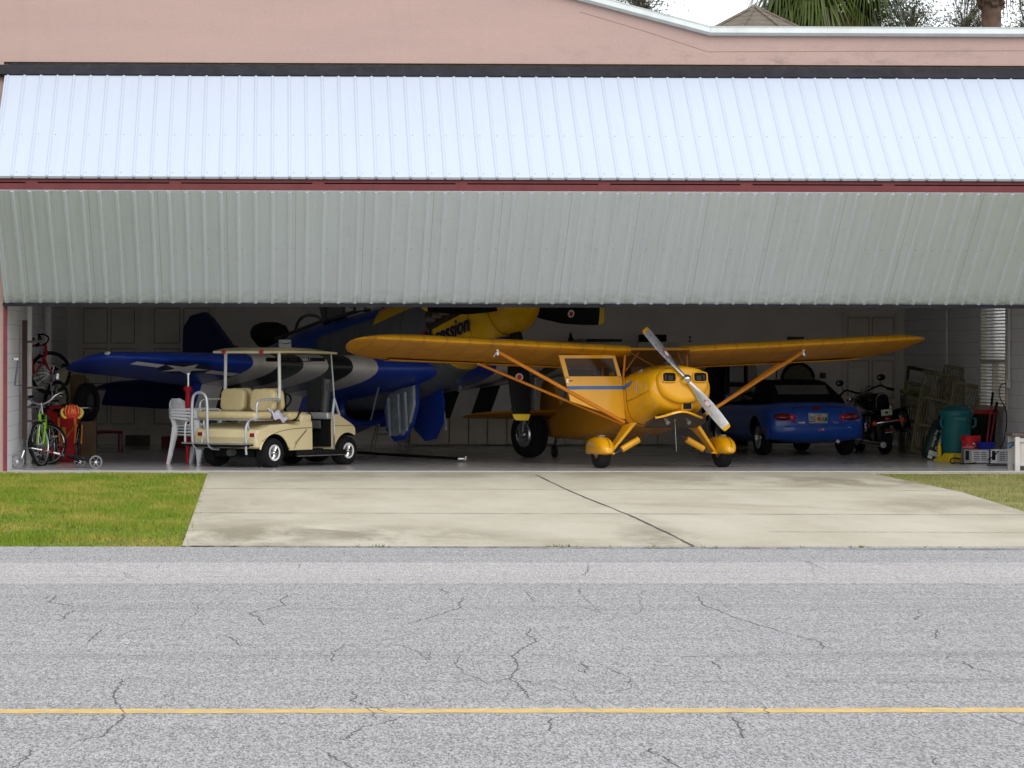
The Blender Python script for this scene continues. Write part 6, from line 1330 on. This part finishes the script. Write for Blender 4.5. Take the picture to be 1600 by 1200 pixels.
# large hoop on the wall, pole
q = at(1248, 591, 13.2); hoop = empty('wall_hoop', (q.x, 13.28, q.z), 0, 'large black-rimmed round disc hanging on the back wall behind the blue car roof', 'hoop')
b = MB(); b.tube([Vector((.29*cos(a), 0, .29*sin(a))) for a in [2*pi*k/40 for k in range(40)]], .026, n=8, closed=True); b.build('rim', BLACK, hoop, smooth=60); b = MB(); b.cyl((0, .01, 0), (0, .03, 0), .27, n=40); b.build('disc_face', mat('disc_olive', (.13, .12, .08), .7), hoop); b = MB(); b.ell((.06, -.02, -.12), (.06, .01, .03)); b.build('pale_mark', mat('pale_cloth', ()), hoop)
q = at(1213, 590, 13); pl_ = empty('leaning_pole', (q.x, 13.0, 0), 0, 'thin dark pole leaning on the back wall left of the round disc', 'pole'); b = MB(); b.cyl((-.12, -.1, 0), (.06, .25, 1.5), .014, n=8); b.build('shaft', DKGREY, pl_); b = MB(); b.cyl((.05, .24, 1.46), (.075, .27, 1.56), .024, n=8); b.build('grip', BLACK, pl_)
# dark drum on a high shelf behind the wing
q = at(421, 520, 11.5); dm = empty('covered_drum', (q.x, 11.8, 0), 0, 'dark rounded covered drum standing high behind the golf cart roof', 'drum')
zb_ = at(421, 544, 11.5).z; b = MB(); b.lathe([(.001, zb_+.47), (.15, zb_+.46), (.29, zb_+.40), (.34, zb_+.30), (.33, zb_+.2), (.22, zb_+.06), (.14, zb_)], n=28, caps=True); b.build('drum_cover', mat('drum_black', (.012, .012, .012), .6), dm, smooth=60)
b = MB(); b.box((0, 0, zb_-.03), (1.0, .45, .05)); b.build('shelf_board', mat('shelf_dark', ()), dm)
for sx in (-1, 1): b = MB(); b.box((sx*.47, 0, (zb_-.055)/2), (.05, .42, zb_-.055)); b.build('leg', mat('shelf_dark', ()), dm)
# ------------------------------------------------------------------ trestle and tow bar under the fuselage
q = gp(605, 703); tr_ = empty('trestle', (q.x, q.y, 0), R(8), 'small pale folding trestle standing under the blue fuselage scoop', 'trestle')
for sx in (-1, 1):
    for sy in (-1, 1): b = MB(); b.cyl((sx*.14, sy*.03, .58), (sx*.25, sy*.2, 0), .013, n=6); b.build('leg', mat('trestle_pale', (.36, .35, .34), .5), tr_)
b = MB(); b.box((0, 0, .59), (.34, .10, .03)); b.build('top_rail', mat('trestle_pale', ()), tr_); b = MB(); b.box((0, -.12, .28), (.40, .02, .035)); b.build('cross_rail', mat('trestle_pale', ()), tr_)
A, B_ = gp(556, 706, .06), gp(728, 716, .05); tb = empty('tow_bar', (A.x, A.y, 0), 0, 'long black tow bar with a bright metal head lying on the floor behind the cart', 'tow bar')
v_ = B_-A; v_.z = -.01; b = MB(); b.cyl((0, 0, .06), (v_.x*.95, v_.y*.95, .05), .022, n=8); b.cyl((0, .12, .05), (v_.x*.6, v_.y*.6+.06, .05), .015, n=8); b.build('bar', BLACK, tb); b = MB(); b.box((v_.x*.97, v_.y*.97, .05), (.14, .04, .035), bv=.012); b.cyl((v_.x, v_.y, .03), (v_.x, v_.y, .09), .014); b.tube([(v_.x, v_.y, .05), (v_.x+.08, v_.y-.02, .04)], .018); b.build('head', ALU, tb)
# ------------------------------------------------------------------ right-hand corner
# slatted olive crates / folding lattice chairs leaning
SL = mat('olive_wood', (.17, .155, .09), .8, var=.25, vs=6)
def lattice(loc, rz, w, h, lean, n, label, m=SL):
    o = empty('lattice_panel', loc, rz, label, 'lattice panel', 'slatted wooden panels leaning in the right corner'); o.rotation_euler = (R(-lean), R(11), rz); o.location.x -= .10
    b = MB()
    for sx in (-1, 1): b.box((sx*w/2, 0, h/2), (.04, .03, h))
    for z in (.02, h*.34, h*.67, h-.02): b.box((0, -.006, z), (w-.04, .035, .05))
    b.build('panel_frame', m, o, smooth=0); b = MB()
    n = n+4 if n > 2 else n
    for k in range(1, n): b.box((-w/2+w*k/n, .008, h/2), (.020, .014, h-.06))
    b.build('slats', m, o, smooth=0); return o
lattice((at(1432, 0, 9.0).x, 9.0, 0), R(8), .42, 1.22, 14, 6, 'front slatted wooden panel leaning beside the motorcycle')
lattice((at(1452, 0, 8.0).x, 7.7, 0), R(-6), .52, 1.42, 16, 7, 'middle slatted wooden panel leaning behind the green bag')
lattice((at(1478, 0, 8.2).x, 8.0, 0), R(-14), .50, 1.50, 13, 6, 'right slatted wooden panel leaning against the block wall')
lattice((at(1490, 0, 7.2).x, 6.9, 0), R(-20), .42, 1.25, 18, 5, 'slatted wooden panel leaning behind the teal bin')
lattice((at(1445, 0, 9.8).x, 9.8, 0), R(5), .62, 1.50, 20, 1, 'open dark wooden frame leaning at the back of the slatted panels', mat('dark_wood', (.06, .05, .04), .7))
lattice((at(1500, 0, 9.0).x, 8.9, 0), R(-10), .24, 1.62, 9, 1, 'narrow dark wooden frame rising behind the slatted panels', mat('dark_wood', ()))
q = at(1473, 575, 9.4); fl_ = empty('folded_umbrella', (q.x, 9.5, 0), 0, 'dark folded umbrella with pointed top behind the slatted panels', 'umbrella'); b = MB(); b.lathe([(.001, 1.62), (.05, 1.5), (.16, 1.2), (.12, .9), (.03, .8)], (0, 0, 0), (.12, .1, 1), n=10); b.build('canopy', mat('navy_canvas', (.02, .022, .03), .8), fl_); b = MB(); b.cyl((0, 0, 0), (.1, .08, .9), .018); b.build('pole', DKGREY, fl_)
q = at(1424, 610, 8.9); yp = empty('garden_cover', (q.x, 8.7, 0), 0, 'mossy olive cover lying over the left end of the slatted panels', 'cover')
b = MB(); b.box((0, 0, q.z), (.42, .30, .07), (0, R(3), 0), .03); b.build('cloth', mat('moss_cover', (.14, .15, .035), .9, var=.4, vs=12, bump=.5), yp); b = MB()
for sx in (-1, 1):
    for sy in (-1, 1): b.box((sx*.18, sy*.12, q.z/2-.02), (.03, .03, q.z-.04))
b.build('stand_legs', mat('dark_wood', ()), yp, smooth=0)
# green fertiliser-like bag with white lettering
q = gp(1455, 716); bg_ = empty('garden_bag', (q.x, q.y, 0), R(-4), 'dark green tall bag with white lettering leaning against the teal bin', 'bag'); bg_.rotation_euler = (R(-4), R(17), R(-4))
b = MB(); rr = []
for z, w_, d_ in ((.0, .12, .03), (.03, .165, .07), (.2, .175, .085), (.4, .165, .08), (.52, .15, .06), (.6, .13, .02), (.62, .13, .008)): rr.append([Vector((w_*math.copysign(abs(cos(a))**.7, cos(a)), d_*sin(a), z)) for a in [2*pi*k/24 for k in range(24)]])
b.loft(rr); b.build('sack', mat('bag_green', (.006, .022, .018), .4, var=.2, bump=.4, bs=8), bg_, smooth=60)
text('bag_lettering', 'Christmas Tree', .095, mat('bag_print', (.62, .68, .62), .5), basis((.035, -.10, .36), (.0, 0, 1), (-1, 0, 0)), bg_, .002, .1, .002, sx=.66)
text('bag_small_lettering', 'storage bag', .06, mat('bag_print', ()), basis((-.06, -.098, .33), (.0, 0, 1), (-1, 0, 0)), bg_, .002, 0, 0)
b = MB(); b.box((.0, -.082, .10), (.16, .006, .07)); b.box((-.04, -.070, .035), (.07, .006, .05)); b.build('bag_panel', mat('bag_print', ()), bg_, smooth=0)
# teal bin
q = at(1494, 0, 4.75); bn = empty('trash_bin', (q.x, 4.75, .0), R(8), 'large teal round bin with lid standing on a yellow base', 'bin')
TEAL = mat('teal_plastic', (.012, .115, .125), .42, var=.08, vs=3)
b = MB(); b.lathe([(.20, .13), (.215, .135), (.235, .60), (.25, .70), (.262, .705), (.262, .735), (.25, .74)], n=36); b.lathe([(.001, .14), (.2, .135)], n=36); b.build('bin_body', TEAL, bn, smooth=40)
b = MB(); b.lathe([(.27, .735), (.272, .775), (.255, .785), (.18, .83), (.06, .862), (.001, .865)], n=36); b.build('lid', TEAL, bn, smooth=40)
b = MB(); b.box((-.03, -.251, .655), (.22, .012, .055), bv=.004); b.build('rim_panel', mat('teal_light', (.03, .16, .16), .5), bn)
for s_, a_ in ((1, -20), (-1, 200)):
    b = MB(); cx_, cy_ = .245*cos(R(a_)), .245*sin(R(a_)); b.tube([(cx_, cy_, .66), (cx_*1.22, cy_*1.22, .65), (cx_*1.22, cy_*1.22, .54), (cx_*.98, cy_*.98, .52)], .02, n=8, smooth=1); b.build('handle', TEAL, bn, smooth=60)
yb_ = empty('yellow_stand', (q.x, 4.75, 0), R(8), 'bright yellow flared stand under the teal bin', 'stand'); YP = mat('yellow_plastic', (.62, .47, .02), .4)
b = MB(); b.lathe([(.21, .0), (.205, .125), (.001, .126)], n=28); b.build('stand_ring', mat('yellow_plastic', ()), yb_)
for k in range(8): a = 2*pi*k/8+.3; M = Matrix.Rotation(a, 4, 'Z'); b = MB(M); b.prism([(.20, -.012, .0), (.34, -.012, .0), (.34, -.012, .02), (.215, -.012, .12)], (0, .024, 0)); b.build('fin', mat('yellow_plastic', ()), yb_, smooth=0)
b = MB(); b.ell((-.27, -.05, .27), (.035, .05, .14)); o = b.build('yellow_bottle', YP); o.location = bn.location; tagp(o, 'slim yellow bottle squeezed between the green bag and teal bin', 'bottle'); 
o.location.z = -.13
# black bin with red rim
q = at(1535, 0, 5.3); b2 = empty('trash_bin', (q.x, 5.3, 0), 0, 'black square bin with a dark red rim behind the red bucket', 'bin')
b = MB(); b.loft([[Vector((sx*w_, sy*w_, z)) for sx, sy in ((-1, -1), (1, -1), (1, 1), (-1, 1))] for z, w_ in ((0, .14), (.72, .19))]); b.build('bin_body', BLACK, b2, smooth=0); b = MB(); b.box((0, 0, .75), (.42, .42, .07), bv=.012); b.build('rim', mat('rim_red', (.28, .008, .012), .45), b2)
# long-handled dustpan / tongs
q = at(1540, 0, 4.9); 
for k, (x0, x1, zt_, lb) in enumerate(((.0, .13, 1.0, 'dark red long handle with black grip, nearer of the two leaning on the window wall'), (.06, .15, .86, 'shorter dark red long handle leaning beside the taller one'))):
    o = empty('pickup_tool', (q.x+x0, 4.95+.08*k, 0), 0, lb, 'tool', 'long red-handled tools by the window'); b = MB(); b.cyl((0, 0, .02), (x1, .05, zt_), .013, n=8); b.build('shaft', mat('handle_red', (.30, .01, .025), .35), o); b = MB(); b.cyl((x1*.86, .043, zt_*.86), (x1*1.06, .053, zt_*1.06), .020, n=8); b.build('grip', BLACK, o); b = MB(); b.box((0, 0, .05), (.07, .05, .08)); b.build('head', BLACK, o)
# red bucket
q = at(1517, 0, 4.1); bk = empty('bucket', (q.x, 4.1, 0), 0, 'bright red round bucket with lid beside the teal bin', 'bucket'); RB = mat('bucket_red', (.50, .012, .015), .35)
b = MB(); b.lathe([(.001, .005), (.125, .0), (.14, .34), (.147, .345), (.147, .375), (.14, .38)], n=32); b.build('bucket_body', RB, bk, smooth=40); b = MB(); b.lathe([(.15, .365), (.152, .40), (.14, .41), (.001, .412)], n=32); b.build('lid', RB, bk, smooth=40); b = MB(); b.box((.045, -.145, .29), (.09, .006, .018)); b.build('white_label', WHITE, bk)
b = MB(); b.tube([(-.15, 0, .35), (-.10, -.14, .26), (.05, -.165, .24), (.15, 0, .35)], .004, n=5, smooth=2); b.build('handle', ALU, bk)
# two vented appliances
def vented(px0, px1, Y, m, label, rz):
    a, c = at(px0, 0, Y), at(px1, 0, Y); w = c.x-a.x; o = empty('heater_box', ((a.x+c.x)/2, Y+.16, 0), rz, label, 'appliance', 'vented metal boxes on the floor')
    b = MB(); b.box((0, 0, .115), (w, .30, .21), bv=.008); b.build('case', m, o); b = MB(); b.box((w*.13, -.152, .115), (w*.68, .008, .18)); b.build('vent_panel', mat('panel_silver', (.33, .34, .35), .4, .5), o, smooth=0); b = MB()
    for i in range(5):
        for s_ in (0, 1): b.box((w*(.0+.28*s_), -.157, .06+.028*i), (w*.22, .004, .010))
    b.build('vent_slots', BLACK, o, smooth=0); b = MB(); b.box((-w*.38, -.154, .13), (w*.14, .012, .14)); b.build('control_panel', BLACK, o, smooth=0); return o
vented(1508, 1547, 3.35, mat('case_grey', (.20, .20, .20), .5), 'dark-fronted grey vented box in front of the red bucket', R(-3))
vented(1549, 1585, 3.35, mat('case_white', (.52, .53, .55), .5), 'white vented box between the grey box and the storage bench', R(-1))
q = at(1541, 0, 3.5); bs_ = empty('basin', (q.x, 3.52, .221), 0, 'blue plastic basin resting on the vented boxes', 'basin'); BP = mat('basin_blue', (.015, .02, .22), .35)
b = MB(); b.lathe([(.001, .0), (.115, .0), (.165, .09), (.175, .092), (.175, .10), (.16, .10), (.11, .012), (.001, .012)], n=32); b.build('bowl', BP, bs_, smooth=40); b = MB(); b.tube([Vector((.172*cos(a), .172*sin(a), .097)) for a in [2*pi*k/28 for k in range(28)]], .006, n=6, closed=True); b.build('rim', BP, bs_)
q = at(1514, 0, 3.4); pk = MB(); pk.ell((0, 0, .025), (.10, .06, .03), 14, 8); pk.ell((.05, .02, .03), (.05, .05, .03), 12, 6); o = pk.build('crumpled_rag', mat('pink_rag', (.40, .10, .13), .9, var=.3, vs=20, bump=.6)); o.location = (q.x, 3.45, .221); tagp(o, 'crumpled pink rag on top of the grey vented box', 'rag')
# cable from the outlet to the floor
cb3 = MB(); Pq = [Vector((HX1-.08, Yo, 1.20)), Vector((HX1-.17, Yo-.02, 1.19)), Vector((HX1-.22, Yo-.1, 1.0)), at(1575, 640, 4.6), at(1570, 690, 3.8), at(1552, 712, 3.0), gp(1535, 719, .02), gp(1508, 723, .015), gp(1495, 720, .015), gp(1484, 722, .015), gp(1487, 712, .06), gp(1500, 714, .05), gp(1520, 720, .015)]
cb3.tube(Pq, .009, n=6, smooth=3); o = cb3.build('power_cable', BLACK); tagp(o, 'black power cable drooping from the wall outlet to a loop on the floor', 'cable')
q = gp(1562, 725); mt = MB(); mt.ell((0, 0, .012), (.20, .18, .014), 28, 8); o = mt.build('round_mat', mat('mat_grey', (.05, .05, .045), .9)); o.location = (q.x, q.y, 0); tagp(o, 'dark oval mat on the floor in front of the white vented box', 'mat')
# off-white bench / cabinet cut by the frame
q = gp(1616, 732); sb_ = empty('storage_bench', (q.x, q.y+.25, 0), R(0), 'off-white wooden storage bench with a dark top at the right edge of the door', 'bench'); BW = mat('bench_white', (.50, .48, .45), .6, grime=.2)
b = MB()
for sx in (-.235, .235):
    for sy in (-.22, .22): b.box((sx, sy, .24), (.07, .06, .48), bv=.006)
b.box((0, 0, .27), (.42, .40, .38)); b.box((0, -.215, .43), (.40, .02, .06)); b.box((0, -.215, .09), (.40, .02, .05)); b.build('bench_body', BW, sb_, smooth=30)
b = MB(); b.box((-.01, 0, .505), (.62, .54, .045), bv=.012); b.build('top', mat('bench_top', (.11, .09, .08), .7), sb_)
b = MB(); b.cyl((-.27, -.08, .37), (-.20, -.10, .40), .035, .02, n=12); b.cyl((-.33, -.06, .34), (-.27, -.08, .37), .045, .035, n=12); b.build('hose_nozzle', mat('nozzle_blue', (.05, .10, .15), .45), sb_)
